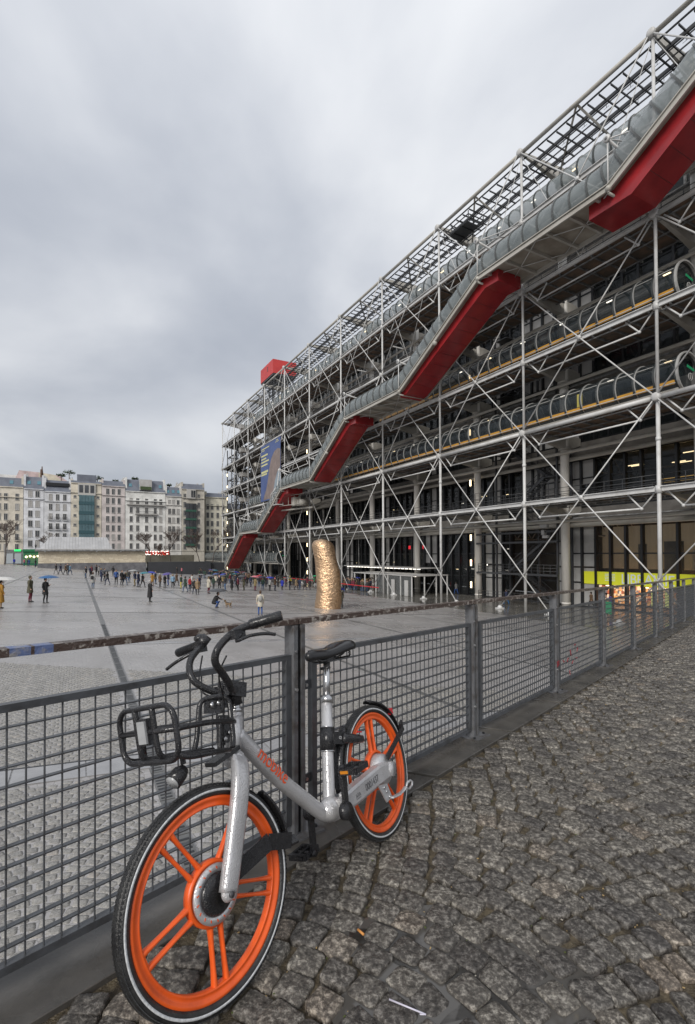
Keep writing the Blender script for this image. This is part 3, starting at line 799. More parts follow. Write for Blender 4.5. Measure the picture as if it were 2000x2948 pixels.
# lettering on the main tube
p = V(.800,0,.635); q = V(.672,0,.486); d = (q-p).normalized(); outw = V(0,1,0); upd = outw.cross(d)
eyel = BM.inverted() @ Vector((0,0,0)); outw2 = (eyel-(p+q)/2); outw2 = (outw2-d*outw2.dot(d)).normalized(); upd2 = outw2.cross(d).normalized()
me = text_mesh('mobike', .072, M_['orangeprint'], .0005, sx=.86)
me = wrap_text(me, frame((p+q)/2+upd2*0.0, d, upd2, outw2), .0322)
o = place('lettering', me, frm)
def flat_text(s, size, mt, M, parent, sx=1.0, ext=.0004):
    me = text_mesh(s, size, mt, ext, sx=sx); return place('lettering', me, parent, M)
cso = [o for o in bike.children if o.name.startswith('chainstay')][0]
fM = lambda a_, s_, h, ang: frame(V(a_, s_, h), Vector((-math.cos(ang), 0, math.sin(ang))), Vector((math.sin(ang), 0, math.cos(ang))), (0,1,0))
flat_text('0001437', .042, M_['greyprint'], fM(.200,.0945,.296,R(2)), cso, .82)
flat_text('ATA', .022, M_['greyprint'], fM(.325,.0945,.297,R(2)), cso, .9)
b = MB(); b.box(V(.325,.0945,.292), (.036,.0006,.0022)); b.build('underline', M_['greyprint'], cso)
# printed label on the lock
for k in range(6):
    b = MB() if k == 0 else b
    b.tube([V(.345-.0045*k-.0, .0332*math.cos(.35-.0*k)+.0003, .524+.0065*k), V(.345-.0045*k-.026+.006, .0335, .524+.0065*k+.008)], .0005, 4)
b.build('small_print', M_['whiteprint'], lk)
flat_text('CE', .018, M_['whiteprint'], frame(V(.292,.0375,.530), Vector((-.956,0,-.292)), Vector((-.292,0,.956)), (0,1,0)), lk, 1.0)

# cranks and pedals (shaft drive)
def crank(s_, up_):
    b = MB(); c = V(.452, s_, .290); e = V(.452-.008*up_, s_+.016*(1 if s_ > 0 else -1), .290+.160*up_)
    b.cyl(V(.452, s_-.014, .290), V(.452, s_+.012, .290), .034, 18)
    b.bar(c, e, .013, .030, up=(1,0,0)); b.cyl(e-V(0,.009,0), e+V(0,.009,0), .016, 12); o = b.build('crank', M_['bblack'], bike)
    sg = 1 if s_ > 0 else -1; pc = e+V(0, sg*.052, 0)
    b = MB()
    for dx in (-.042, .042): b.box(pc+V(dx,0,0), (.014,.088,.024))
    for dy in (-.040, .0, .040): b.box(pc+V(0,dy,0), (.084,.014,.018))
    b.cyl(e, e+V(0, sg*.095, 0), .007, 8)
    for dx in (-.050, .050): b.box(pc+V(dx,-.012*sg,0), (.003,.036,.011), mat=1)
    b.build('pedal', [M_['bblack'], M_['amber'] if s_ > 0 else M_['bblack']], o)
crank(.108, 1); crank(-.075, -1)

# mudguards: short black pieces on straight stays
def guard(name, parent, a0, a1, stay, r=.322, w=.028):
    b = MB(); n = 14; vs = []
    for i in range(n+1):
        a = R(a0+(a1-a0)*i/n); ed = math.sin(math.pi*min(max(i/n, .06), .94))**.25
        for y, dr in ((-w*ed,-.012), (-w*.9*ed,.0), (0,.006), (w*.9*ed,.0), (w*ed,-.012)):
            vs.append((math.cos(a)*(r+dr), y, math.sin(a)*(r+dr)))
        for y, dr in ((w*.9*ed,-.0045), (0,.001), (-w*.9*ed,-.0045)):
            vs.append((math.cos(a)*(r+dr), y, math.sin(a)*(r+dr)))
    fs = [(i*8+j, i*8+(j+1) % 8, (i+1)*8+(j+1) % 8, (i+1)*8+j) for i in range(n) for j in range(8)]+[tuple(reversed(range(8))), tuple(n*8+j for j in range(8))]
    b.add(vs, fs, 0, True)
    if stay:
        for k in range(len(stay)-1):
            b.bar(stay[k], stay[k+1], .008, stay_h, up=(0,1,0)) if False else b.bar(stay[k], stay[k+1], .032, .007, up=(0,1,0))
    return b.build(name, M_['bblack'], parent)
A = lambda r, a, s_: Vector((r*math.cos(R(a)), s_, r*math.sin(R(a))))
guard('mudguard', bike, 98, 162, None).matrix_local = T(V(0,0,WR))
b = MB(); b.bar(A(.324,160,.026), A(.322,152,.040), .034, .012, up=(0,1,0)); b.bar(A(.322,158,.042), A(.05,105,.072), .028, .007, up=(0,1,0)); b.build('mudguard_stay', M_['bblack'], bike, T(V(0,0,WR)))
guard('mudguard', bike, 2, 52, None, .330).matrix_local = T(V(0,0,WR))
mg = guard('mudguard', bike, 142, 179, None, .325); mg.matrix_local = MF
b = MB(); b.bar(A(.330,178,.0), A(.322,181,.030), .06, .010, up=(0,0,1)); b.bar(A(.322,178,.030), A(.215,165,.050), .050, .007, up=(0,1,0)); b.bar(A(.218,165,.050), A(.06,150,.046), .055, .007, up=(0,1,0))
b.build('mudguard_stay', M_['bblack'], bike, MF)
b = MB(); b.cyl(V(.20,.025,.62-.0), V(.20,.025,.63), .001, 6)
# rear light
b = MB(); b.box(A(.338,140,.0), (.03,.03,.03)); b.build('rear_light', M_['redlens'], bike, T(V(0,0,WR)))

# kickstand: silver plate, folded arm ending in a loop
b = MB(); b.add([V(.172,.100,.285), V(.095,.100,.268), V(.075,.100,.200), V(.13,.100,.198)]+[V(.172,.106,.285), V(.095,.106,.268), V(.075,.106,.200), V(.13,.106,.198)], [(0,1,2,3),(7,6,5,4),(0,4,5,1),(1,5,6,2),(2,6,7,3),(3,7,4,0)])
b.tube(spl([V(.10,.112,.206), V(.045,.118,.198), V(.0,.122,.198), V(-.035,.124,.205)], 4), [.016]*6+[.012]*7, 8, squash=.35, up=(0,1,0))
lp = [V(-.035,.124,.198), V(-.065,.126,.186), V(-.098,.126,.190), V(-.108,.126,.204), V(-.090,.126,.216), V(-.055,.126,.216)]
b.tube(lp, .0055, 8, closed=True)
for a_, h_ in ((.13,.262), (.115,.24), (.10,.212)): b.cyl(V(a_,.106,h_), V(a_,.111,h_), .007, 8, 1)
b.build('kickstand', [M_['bhub'], M_['bolt']], bike)

# basket rack of bent tube
bk = empty('basket', None, bike); tag(bk)
r_ = .0088
def tb(pts, k=4, r=r_, cl=False, name='tube_bar', mt='bblack'):
    b = MB(); b.tube(spl(pts, k) if not cl else pts, r, 9, closed=cl); return b.build(name, M_[mt], bk)
af = 1.20; zt, zb = .888, .728; sL, sR = -.145, .118
# front frame: rounded rectangle
def rrect(a_, s0, s1, z0, z1, rad, n=5):
    out_ = []
    for (cs_, cz, st) in ((s1-rad, z1-rad, 0), (s0+rad, z1-rad, 90), (s0+rad, z0+rad, 180), (s1-rad, z0+rad, 270)):
        for k in range(n+1):
            an = R(st+90*k/n); out_.append(V(a_, cs_+rad*math.cos(an), cz+rad*math.sin(an)))
    return out_
tb(rrect(af, sL, sR, zb, zt, .045), cl=True, name='front_frame')
zm = zb+.088
tb([V(af,sL,zm), V(af,sR,zm)], 2, name='cross_bar')
for s_ in (-.060, .022):
    tb([V(af,s_,zt), V(af,s_,zm), V(af-.002,s_,zb+.035), V(af-.012,s_,zb+.012), V(af-.035,s_,zb), V(af-.12,s_,zb-.012), V(.99,s_*.8,zb-.030)], 4, name='upright_bar')
tb([V(af,sR-.01,zb+.02), V(af-.03,sR,zb), V(1.08,sR-.005,zb-.016), V(.985,.085,zb-.036)], 4, name='bottom_rail')
tb([V(af,sL+.01,zb+.02), V(af-.03,sL,zb), V(1.08,sL+.005,zb-.016), V(.985,-.10,zb-.036)], 4, name='bottom_rail')
tb([V(af,sR,zm), V(1.08,.115,zm-.014), V(.955,.085,zm-.040), V(.905,.045,zm-.052)], 4, name='side_rail')
tb([V(af,sL,zm), V(1.06,-.13,zm-.014), V(.94,-.09,zm-.040)], 4, name='side_rail')
tb([V(1.13,-.14,zm-.007), V(1.13,-.143,zb)], 2, r=.008, name='side_post')
# back hoop beside the head tube
tb([V(1.045,-.02,zb-.03), V(1.02,-.02,.74), V(1.0,-.02,.80), V(.985,-.02,.845), V(.965,-.01,.862), V(.925,.02,.858), V(.905,.035,.842), V(.915,.045,.79), V(.93,.055,.72), V(.945,.060,.69)], 4, name='back_hoop')
tb([V(.945,.02,.775), V(.955,.02,.73), V(.965,.02,.69)], 3, name='back_post')
b = MB(); b.box(V(.940,.0,.832), (.070,.010,.050), Matrix.Rotation(R(-14), 3, 'Y') @ Matrix.Rotation(R(-25), 3, 'Z'))
b.box(V(.905,.0,.745), (.070,.016,.090), Matrix.Rotation(R(-14), 3, 'Y')); b.box(V(.955,.02,.668), (.12,.05,.014), Matrix.Rotation(R(10), 3, 'Y'))
for a_ in (.925, .955): b.cyl(V(a_,.006,.838-(.955-a_)*.0), V(a_,.014,.838), .010, 10, 1)
for a_, h_ in ((.885,.772),(.925,.715),(.90,.73)): b.cyl(V(a_,.008,h_), V(a_,.015,h_), .008, 8, 1)
b.build('bracket', [M_['bblack'], M_['chrome']], bk)
b = MB(); b.box(V(af+.002,-.022,.818), (.014,.046,.078)); b.box(V(af+.010,-.022,.818), (.010,.036,.066), mat=1); b.build('front_reflector', [M_['bblack'], M_['lens']], bk)
# headlight under the basket
b = MB(); b.tube([V(1.10,.0,.674), V(1.118,.0,.668), V(1.148,.0,.652)], [.017,.025,.0265], 18); b.cyl(V(1.148,0,.652), V(1.151,0,.6505), .022, 18, 1); b.bar(V(1.10,0,.69), V(1.10,0,.72), .012, .012)
b.build('headlight', [M_['bblack'], M_['lens']], bike)
# ------------------------------------------------------------------ the museum
museum = empty('museum', FM)
tag(museum, 'long steel-framed museum with glass escalator tube climbing its front over red undersides', 'museum')
LV = [-5.75, 4.8, 11.8, 18.8, 25.8, 32.8, 39.8]
NA, NB = -1, 10
def mpart(b, name, mats, M=None): return b.build(name, mats, museum, M)
W1, OW = M_['white'], M_['offwhite']
def inst(name, me, M): return place(name, me, museum, M)

# outer columns (thin tension members) with collars at the levels
for n in range(NA, NB+1):
    b = MB(); b.cyl(LP(n, 0, -5.75), LP(n, 0, 11.8), .15, 10); b.cyl(LP(n, 0, 11.8), LP(n, 0, 39.8), .125, 10)
    for z in LV[1:]:
        b.cyl(LP(n, 0, z-.28), LP(n, 0, z+.28), .25, 10)
    for z in (8.5, -2.2): b.cyl(LP(n, 0, z), LP(n, 0, z+.25), .19, 10)
    mpart(b, 'outer_column', W1)
# joint discs at even levels
b = MB(); b.tube([(0,-.42,0), (0,-.34,0), (0,.05,0)], [.26,.33,.33], 16); md_ = b.mesh('joint_disc', [W1])
for n in range(NA, NB+1):
    for z in (LV[2], LV[4], LV[6]): inst('joint_disc', md_, T(LP(n, 0, z)))
# horizontal ties along the front
for n in range(NA, NB):
    for k, z in enumerate(LV[1:], 1):
        b = MB(); r = {1:.10, 2:.19, 3:.13, 4:.19, 5:.12, 6:.19}[k]
        if k in (1, 3, 5):
            b.bar(LP(n+.02, -.05, z), LP(n+.98, -.05, z), .16, .34)
            b.bar(LP(n+.02, -.16, z+.19), LP(n+.98, -.16, z+.19), .26, .05)
        else: b.cyl(LP(n+.02, 0, z), LP(n+.98, 0, z), r, 10)
        mpart(b, 'tie_beam', W1 if k != 6 else OW)
# lower chords with their V struts
for k, z in enumerate(LV[1:6], 1):
    b = MB(); zl = -1.35
    b.cyl((-.12*BAY, 0, zl), (-.88*BAY, 0, zl), .075, 8)
    for a in (.12, .88):
        b.cyl((-a*BAY, 0, zl), (-(a-.085)*BAY, 0, -.15), .065, 8); b.cyl((-a*BAY, 0, zl), (-(a+.085)*BAY, 0, -.15), .065, 8); b.ball((-a*BAY, 0, zl), .14, 8, 6)
    if k == 1: mlow = b.mesh('lower_chord', [W1])
    for n in range(NA, NB): inst('lower_chord', mlow, T(LP(n, .35, z)))
# diagonal rods
def rod(n0, z0, n1, z1, p=-.28, r=.058):
    b = MB(); b.cyl(LP(n0, p, z0), LP(n1, p, z1), r, 8); mpart(b, 'diagonal_rod', W1)
for n in range(NA, NB):
    for lo, hi in ((2, 4), (4, 6)):
        rod(n, LV[lo], n+1, LV[hi]); rod(n, LV[hi], n+1, LV[lo], -.34)
        b = MB(); b.cyl(LP(n+.5, -.40, (LV[lo]+LV[hi])/2), LP(n+.5, -.24, (LV[lo]+LV[hi])/2), .20, 10); mpart(b, 'crossing_joint', W1)
    b = MB(); b.cyl(LP(n+.5, -.40, 4.8), LP(n+.5, -.24, 4.8), .20, 10); mpart(b, 'crossing_joint', W1)
    if n < 9:
        rod(n, 11.8, n+1.24, -5.55); rod(n+1, 11.8, n-.24, -5.55, -.34)
        for a in (n+1.24, n-.24):
            b = MB(); b.ball(LP(a, -.3, -5.6), .26, 8, 6); b.span(LP(a-.025, -.65, -5.74), LP(a+.025, .0, -5.62)); mpart(b, 'rod_anchor', W1)
# cast cantilever arms and thick inner columns
b = MB()
def arm_sec(p, zt, zb, w): return [(-w,p,zb),(w,p,zb),(w,p,zt),(-w,p,zt)]
secs = [arm_sec(.15,.16,-.16,.10), arm_sec(1.6,.28,-.34,.14), arm_sec(4.2,.42,-.75,.22), arm_sec(5.7,.45,-.95,.36), arm_sec(6.9,.45,-.9,.36), arm_sec(8.3,.3,-.4,.22)]
vs = [v for s_ in secs for v in s_]
b.add(vs, [(i*4+j, i*4+(j+1) % 4, (i+1)*4+(j+1) % 4, (i+1)*4+j) for i in range(5) for j in range(4)]+[(3,2,1,0),(20,21,22,23)], 0, False)
b.cyl((0,6,-1.15), (0,6,-.85), .62, 14); marm = b.mesh('cantilever_arm', [OW])
for n in range(NA, NB+1):
    for z in LV[1:]: inst('cantilever_arm', marm, T(LP(n, 0, z)))
    b = MB(); b.cyl(LP(n, 6, -5.74), LP(n, 6, 39.0), .44, 18); b.cyl(LP(n, 6, -5.3), LP(n, 6, -5.15), .46, 18)
    for z in LV[1:6]: b.cyl(LP(n, 6, z-1.6), LP(n, 6, z-1.45), .50, 18)
    mpart(b, 'inner_column', M_['column'])

# decks hung inside the ties, with joists and rust-coloured boards
for k, z in enumerate(LV[1:6], 1):
    for n in range(NA, NB):
        if k in (4,) and n > 4: pass
        b = MB(); b.span(LP(n+1, .35, z+.02), LP(n, 4.9, z+.12), 0)
        for a in range(8): b.span(LP(n+(a+.5)/8-.004, .3, z-.16), LP(n+(a+.5)/8+.004, 5.2, z+.015), 1)
        for p_ in (.6, 2.7, 4.6): b.span(LP(n+1, p_-.06, z-.26), LP(n, p_+.06, z-.165), 1)
        mpart(b, 'gallery_deck', [M_['rust'], M_['greysteel']])
# service pipes under the inner deck edge
for k, z in enumerate(LV[1:6], 1):
    for p_, dz, r, m in ((5.1, -1.55, .17, OW), (7.3, -1.9, .22, OW), (7.2, -1.2, .12, M_['greysteel'])):
        b = MB(); b.cyl(LP(NB, p_, z+dz), LP(NA, p_, z+dz), r, 8); mpart(b, 'service_pipe', m)
# railings of the gallery decks
def railing(n0, n1, p_, z, h=1.1, name='railing', step=1.6, m='darksteel'):
    b = MB(); L = (n1-n0)*BAY; k = int(L/step)
    for zz in (h, h*.66, h*.33): b.cyl(LP(n0, p_, z+zz), LP(n1, p_, z+zz), .028, 5, caps_(0))
    for i in range(k+1): b.bar(LP(n0+(n1-n0)*i/k, p_, z), LP(n0+(n1-n0)*i/k, p_, z+h), .05, .05)
    mpart(b, name, M_[m])
def caps_(x): return x
for k in (1, 4):
    for n in range(NA, NB): railing(n, n+1, .55 if k == 1 else .8, LV[k]+.12)
for k in (1, 2, 3):
    for n in range(NA, NB): railing(n, n+1, 4.8, LV[k]+.12)

# floors, roof, ceilings
for k in range(1, 7):
    z = LV[k]-(.5 if k == 6 else 0); p0 = 8.6 if k < 6 else 12.4
    for n in range(NA, NB):
        b = MB(); b.span(LP(n+1, p0, z-1.0), LP(n, 48, z-.02))
        # deep floor girder seen above the glass
        if k < 6: b.span(LP(n+1, 8.3, z-1.9), LP(n, 8.55, z-.6), 1)
        mpart(b, 'floor_slab', [M_['slabdark'], M_['slabdark']])
b = MB(); b.span(LP(NB, 20, -5.7), LP(NA, 20.3, 38.8)); mpart(b, 'core_wall', M_['inner'])
b = MB(); b.span(LP(NB, 20, -5.7), LP(NB-.02, 48, 38.8)); b.span(LP(NA+.02, 9, -5.7), LP(NA, 48, 38.8)); mpart(b, 'end_wall', M_['inner'])
for k in range(0, 6):
    for n in range(NA, NB):
        zz = LV[k+1]-1.05
        # floor lattice girders behind the glass at each column line
        b = MB(); b.cyl(LP(n, 8.8, zz-.2), LP(n, 20, zz-.2), .12, 6); b.cyl(LP(n, 8.8, zz-1.9), LP(n, 20, zz-1.9), .12, 6)
        for q in range(4):
            b.cyl(LP(n, 8.8+q*2.8, zz-.2), LP(n, 10.2+q*2.8, zz-1.9), .07, 6); b.cyl(LP(n, 10.2+q*2.8, zz-1.9), LP(n, 11.6+q*2.8, zz-.2), .07, 6)
        mpart(b, 'lattice_girder', M_['panel'])

# glazed front: mullions, transoms, panes, solid panels
PG = 8.8
rnd = random.Random(21)
b = MB(); b.span((-.11, -.30, 0), (.11, .14, 1)); mmul = b.mesh('mullion', [M_['black']])
M_['shoppane'] = mat('shop_glass', (.03,.032,.032), .05, alpha=.18)
panes = []
def pane(n0, n1, z0, z1, m):
    if m == 'window' and z0 < 4 and n0 < .99: m = 'shoppane'
    panes.append((n0, n1, z0, z1, m))
def zones(k):
    zf = LV[k]+.02; zc = LV[k+1]-1.95
    return zf, zc
mull_stuff = MB(); cnt = 0
for k in range(0, 5):
    zf, zc = zones(k)
    for n in range(NA, NB):
        for j in range(8):
            nn = n+j/8
            if k == 0 and n == 1 and j in (2,3,4,5): continue
            if cnt < 300 and (k < 3 or n < 5):
                inst('mullion', mmul, T(LP(nn, PG, zf)) @ Matrix.Diagonal((1, 1, zc-zf, 1))); cnt += 1
            else: mull_stuff.span(LP(nn-.009, PG-.30, zf), LP(nn+.009, PG+.14, zc))
            a0, a1 = nn+.008, nn+.125-.008
            solid = (j == 7) or (j == 0 and k in (0,))
            H_ = zc-zf
            if n == 1 and j < 5:
                solid = True
            if solid:
                pane(a0, a1, zf+H_*.0, zf+H_*.48, 'panel' if (n == 1 or rnd.random() < .6) else 'window'); pane(a0, a1, zf+H_*.50, zc, 'panel')
            else:
                cuts = (0, .30, .66, 1) if k == 0 else (0, .34, .62, 1)
                for c0, c1 in zip(cuts, cuts[1:]): pane(a0, a1, zf+H_*c0+.04, zf+H_*c1-.04, 'window')
    b = MB()
    H_ = zc-zf
    for c in ((.30, .66) if k == 0 else (.34, .62)): b.span(LP(NB, PG-.10, zf+H_*c-.07), LP(NA, PG+.08, zf+H_*c+.07))
    b.span(LP(NB, PG-.2, zf-.02), LP(NA, PG+.1, zf+.12)); b.span(LP(NB, PG-.2, zc-.02), LP(NA, PG+.1, zc+.10))
    mpart(b, 'transom', M_['black'])
tag(mpart(mull_stuff, 'mullions', M_['black']), kind='stuff')
panes.sort(key=lambda q: ((q[0]+.0)*BAY)**2+(q[2])**2)
cache = {}; rest = {'window': MB(), 'panel': MB(), 'shoppane': MB()}
c_ = 0
for (a0, a1, z0, z1, m) in panes:
    key = (round(a1-a0, 3), round(z1-z0, 2), m)
    if c_ < 300:
        if key not in cache:
            b = MB(); b.span((-(a1-a0)*BAY, -.02, 0), (0, .02, z1-z0)); cache[key] = b.mesh('pane', [M_[m]])
        inst('panel' if m == 'panel' else 'pane', cache[key], T(LP(a0, PG, z0))); c_ += 1
    else: rest[m].span(LP(a1, PG-.02, z0), LP(a0, PG+.02, z1))
tag(mpart(rest['window'], 'panes', M_['window']), kind='stuff'); tag(mpart(rest['panel'], 'panels', M_['panel']), kind='stuff')
# set-back top storey
b = MB(); b.span(LP(NB, 13, 33.0), LP(NA, 13.1, 38.5)); mpart(b, 'top_storey_glazing', M_['window'])
b = MB()
for i in range(int((NB-NA)*6)): b.span(LP(NA+i/6-.006, 12.7, 33), LP(NA+i/6+.006, 12.95, 38.4))
tag(mpart(b, 'top_storey_mullions', M_['greysteel']), kind='stuff')

# interior: warm bookshop, shelves, ceiling lights, tan wall
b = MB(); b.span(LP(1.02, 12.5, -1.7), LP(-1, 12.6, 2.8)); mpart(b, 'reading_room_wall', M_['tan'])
for q_ in range(9):
    b = MB(); rq = random.Random(q_); b.span(LP(.9-q_*.2, 12.3, -1.7), LP(.9-q_*.2-rq.uniform(.05,.14), 12.45, rq.uniform(-.9,1.2))); mpart(b, 'display_case', M_[rq.choice(('inner','greysteel','panel','tan'))])
b = MB(); b.span(LP(.985, PG-.14, -3.25), LP(-1, PG-.08, -1.95)); shop = mpart(b, 'bookshop_sign', M_['yellowband'])
M_['signletter'] = mat('grey_sign_letter', (.50,.54,.54), .5, emis=(.5,.56,.56), estr=.25)
me = text_mesh('LIBRAIRIE', 1.40, M_['signletter'], .01, sx=.86)
place('sign_lettering', me, shop, frame(LP(.47, PG-.17, -3.08), (1,0,0), (0,0,1), (0,-1,0)))
for q in range(5):
    b = MB(); b.span(LP(.80, PG-.165, -2.85+q*.16), LP(.715, PG-.15, -2.79+q*.16)); b.build('small_print', M_['signletter'], shop)
b = MB(); b.span(LP(1.0, 14, -5.6), LP(-1, 14.1, -3.3)); mpart(b, 'bookshop_back_wall', mat('warm_shop_wall', (.5,.34,.2), .6, emis=(1,.55,.28), estr=.9))  # wall emits warm light itself, in place of light cast by fittings
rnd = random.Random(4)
bookm = [mat('book_spines_%s' % c, col, .6, emis=col, estr=1.1) for c, col in (('cream',(.75,.56,.34)),('red',(.42,.12,.06)),('blue',(.16,.14,.14)),('orange',(.75,.36,.12)),('brown',(.25,.13,.07)),('white',(.8,.64,.46)))]  # spines emit their own colour so the shelves look lit
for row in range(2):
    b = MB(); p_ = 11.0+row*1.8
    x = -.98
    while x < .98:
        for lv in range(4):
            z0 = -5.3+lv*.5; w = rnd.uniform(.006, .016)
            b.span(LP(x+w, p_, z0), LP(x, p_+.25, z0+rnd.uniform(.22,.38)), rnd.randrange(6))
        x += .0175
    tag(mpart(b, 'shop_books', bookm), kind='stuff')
b = MB()
for i in range(26): b.box(LP(-.95+i*.075, 10.2+(i % 2)*2.2, -3.45), (.5,.16,.05))
mpart(b, 'shop_ceiling_lights', mat('shop_light', (.8,.8,.8), .5, emis=(1,.80,.5), estr=6))
# level-one reading room lamps and shelves
for q in range(14):
    b = MB(); b.box(LP(-.9+q*.13, 11.5+(q % 3)*2.2, 8.9+(q % 2)*.5), (1.3,.10,.07)); mpart(b, 'ceiling_lamp', M_['lampwarm'])
for q in range(6):
    b = MB(); b.span(LP(.55-.0, 13+q*.02, 5.3+q*.42), LP(.05, 13.2+q*.02, 5.38+q*.42)); mpart(b, 'lit_shelf', mat('lit_shelf_amber', (.6,.4,.12), .5, emis=(1,.62,.18), estr=.8) if q == 0 else bpy.data.materials['lit_shelf_amber'])
rnd = random.Random(9)
for q in range(26):
    n = rnd.uniform(1.8, 9.3); k = rnd.choice((0,0,0,1,1,2,3))
    b = MB(); b.box(LP(n, rnd.uniform(10.5, 18), LV[k]+rnd.uniform(3.2, 6.6 if k == 0 else 4.6)), (rnd.uniform(.5,1.6),.10,.07)); mpart(b, 'ceiling_lamp', M_['lampwarm'] if rnd.random() < .6 else M_['lampwhite'])
# entrance hall glow between columns 2 and 5
for q in range(10):
    b = MB(); b.box(LP(2.02+q*.065, 10.5+(q % 4)*1.8, -2.3), (.55,.10,.05)); mpart(b, 'ceiling_lamp', M_['lampwhite'])
for n, p_, z, m, s_ in ((2.42,9.6,-1.05,'lampred',(.9,.06,.25)), (2.06,9.6,-1.05,'lampgreen',(.8,.06,.25)), (3.52,9.4,1.0,'lampred',(.55,.1,.55)), (3.22,9.4,1.0,'lampred',(.55,.1,.55))):
    b = MB(); b.box(LP(n, p_, z), s_); mpart(b, 'illuminated_sign', M_[m])
b = MB(); b.box(LP(2.18, 9.6, -1.75), (.7,.06,1.3)); mpart(b, 'lit_notice', M_['lampwhite'])

# vertical warm lamps on the inner columns
b = MB(); b.cyl((0,0,-.38), (0,0,.38), .10, 8, 0); b.span((-.16,-.05,-.5), (.16,.05,-.42), 1); ml = b.mesh('column_lamp', [M_['lampwarm'], M_['greysteel']])
for n in (2, 6): 
    for z in (-4.0, -1.2, 2.0, 9.0, 15.5, 22.5): inst('column_lamp', ml, T(LP(n+.06, 5.5, z)))
for z in (-4.2,-.8,2.6,6.0,9.6,13.2,16.8,20.4,24): inst('column_lamp', ml, T(LP(9.93, 1.2, z)))

# clear corridor tubes behind the columns
def arc_pts(n, pc, zc, r, a0, a1, k, tilt=0):
    return [LP(n, pc+r*math.cos(R(a0+(a1-a0)*i/k)), zc+r*math.sin(R(a0+(a1-a0)*i/k))) for i in range(k+1)]
def hoop_mesh(r, w, d, mats, a0=-62, a1=242):
    b = MB(); k = 26; vs = []
    for i in range(k+1):
        a = R(a0+(a1-a0)*i/k); c, s_ = math.cos(a), math.sin(a)
        for rr, x in ((r-d,-w),(r+d,-w),(r+d,w),(r-d,w)): vs.append((x, rr*c, rr*s_))
    b.add(vs, [(i*4+j, i*4+(j+1) % 4, (i+1)*4+(j+1) % 4, (i+1)*4+j) for i in range(k) for j in range(4)]+[(3,2,1,0),(k*4,k*4+1,k*4+2,k*4+3)], 0, False)
    return b
RT = 1.5
hoopmesh = hoop_mesh(RT+.02, .07, .06, None).mesh('hoop', [M_['hoopdark']])
hooppale = hoop_mesh(RT+.045, .028, .04, None).mesh('hoop_liner', [M_['hooppale']])
hoopend = hoop_mesh(RT+.08, .09, .06, None, 0, 360).mesh('end_hoop', [M_['hooppale']])
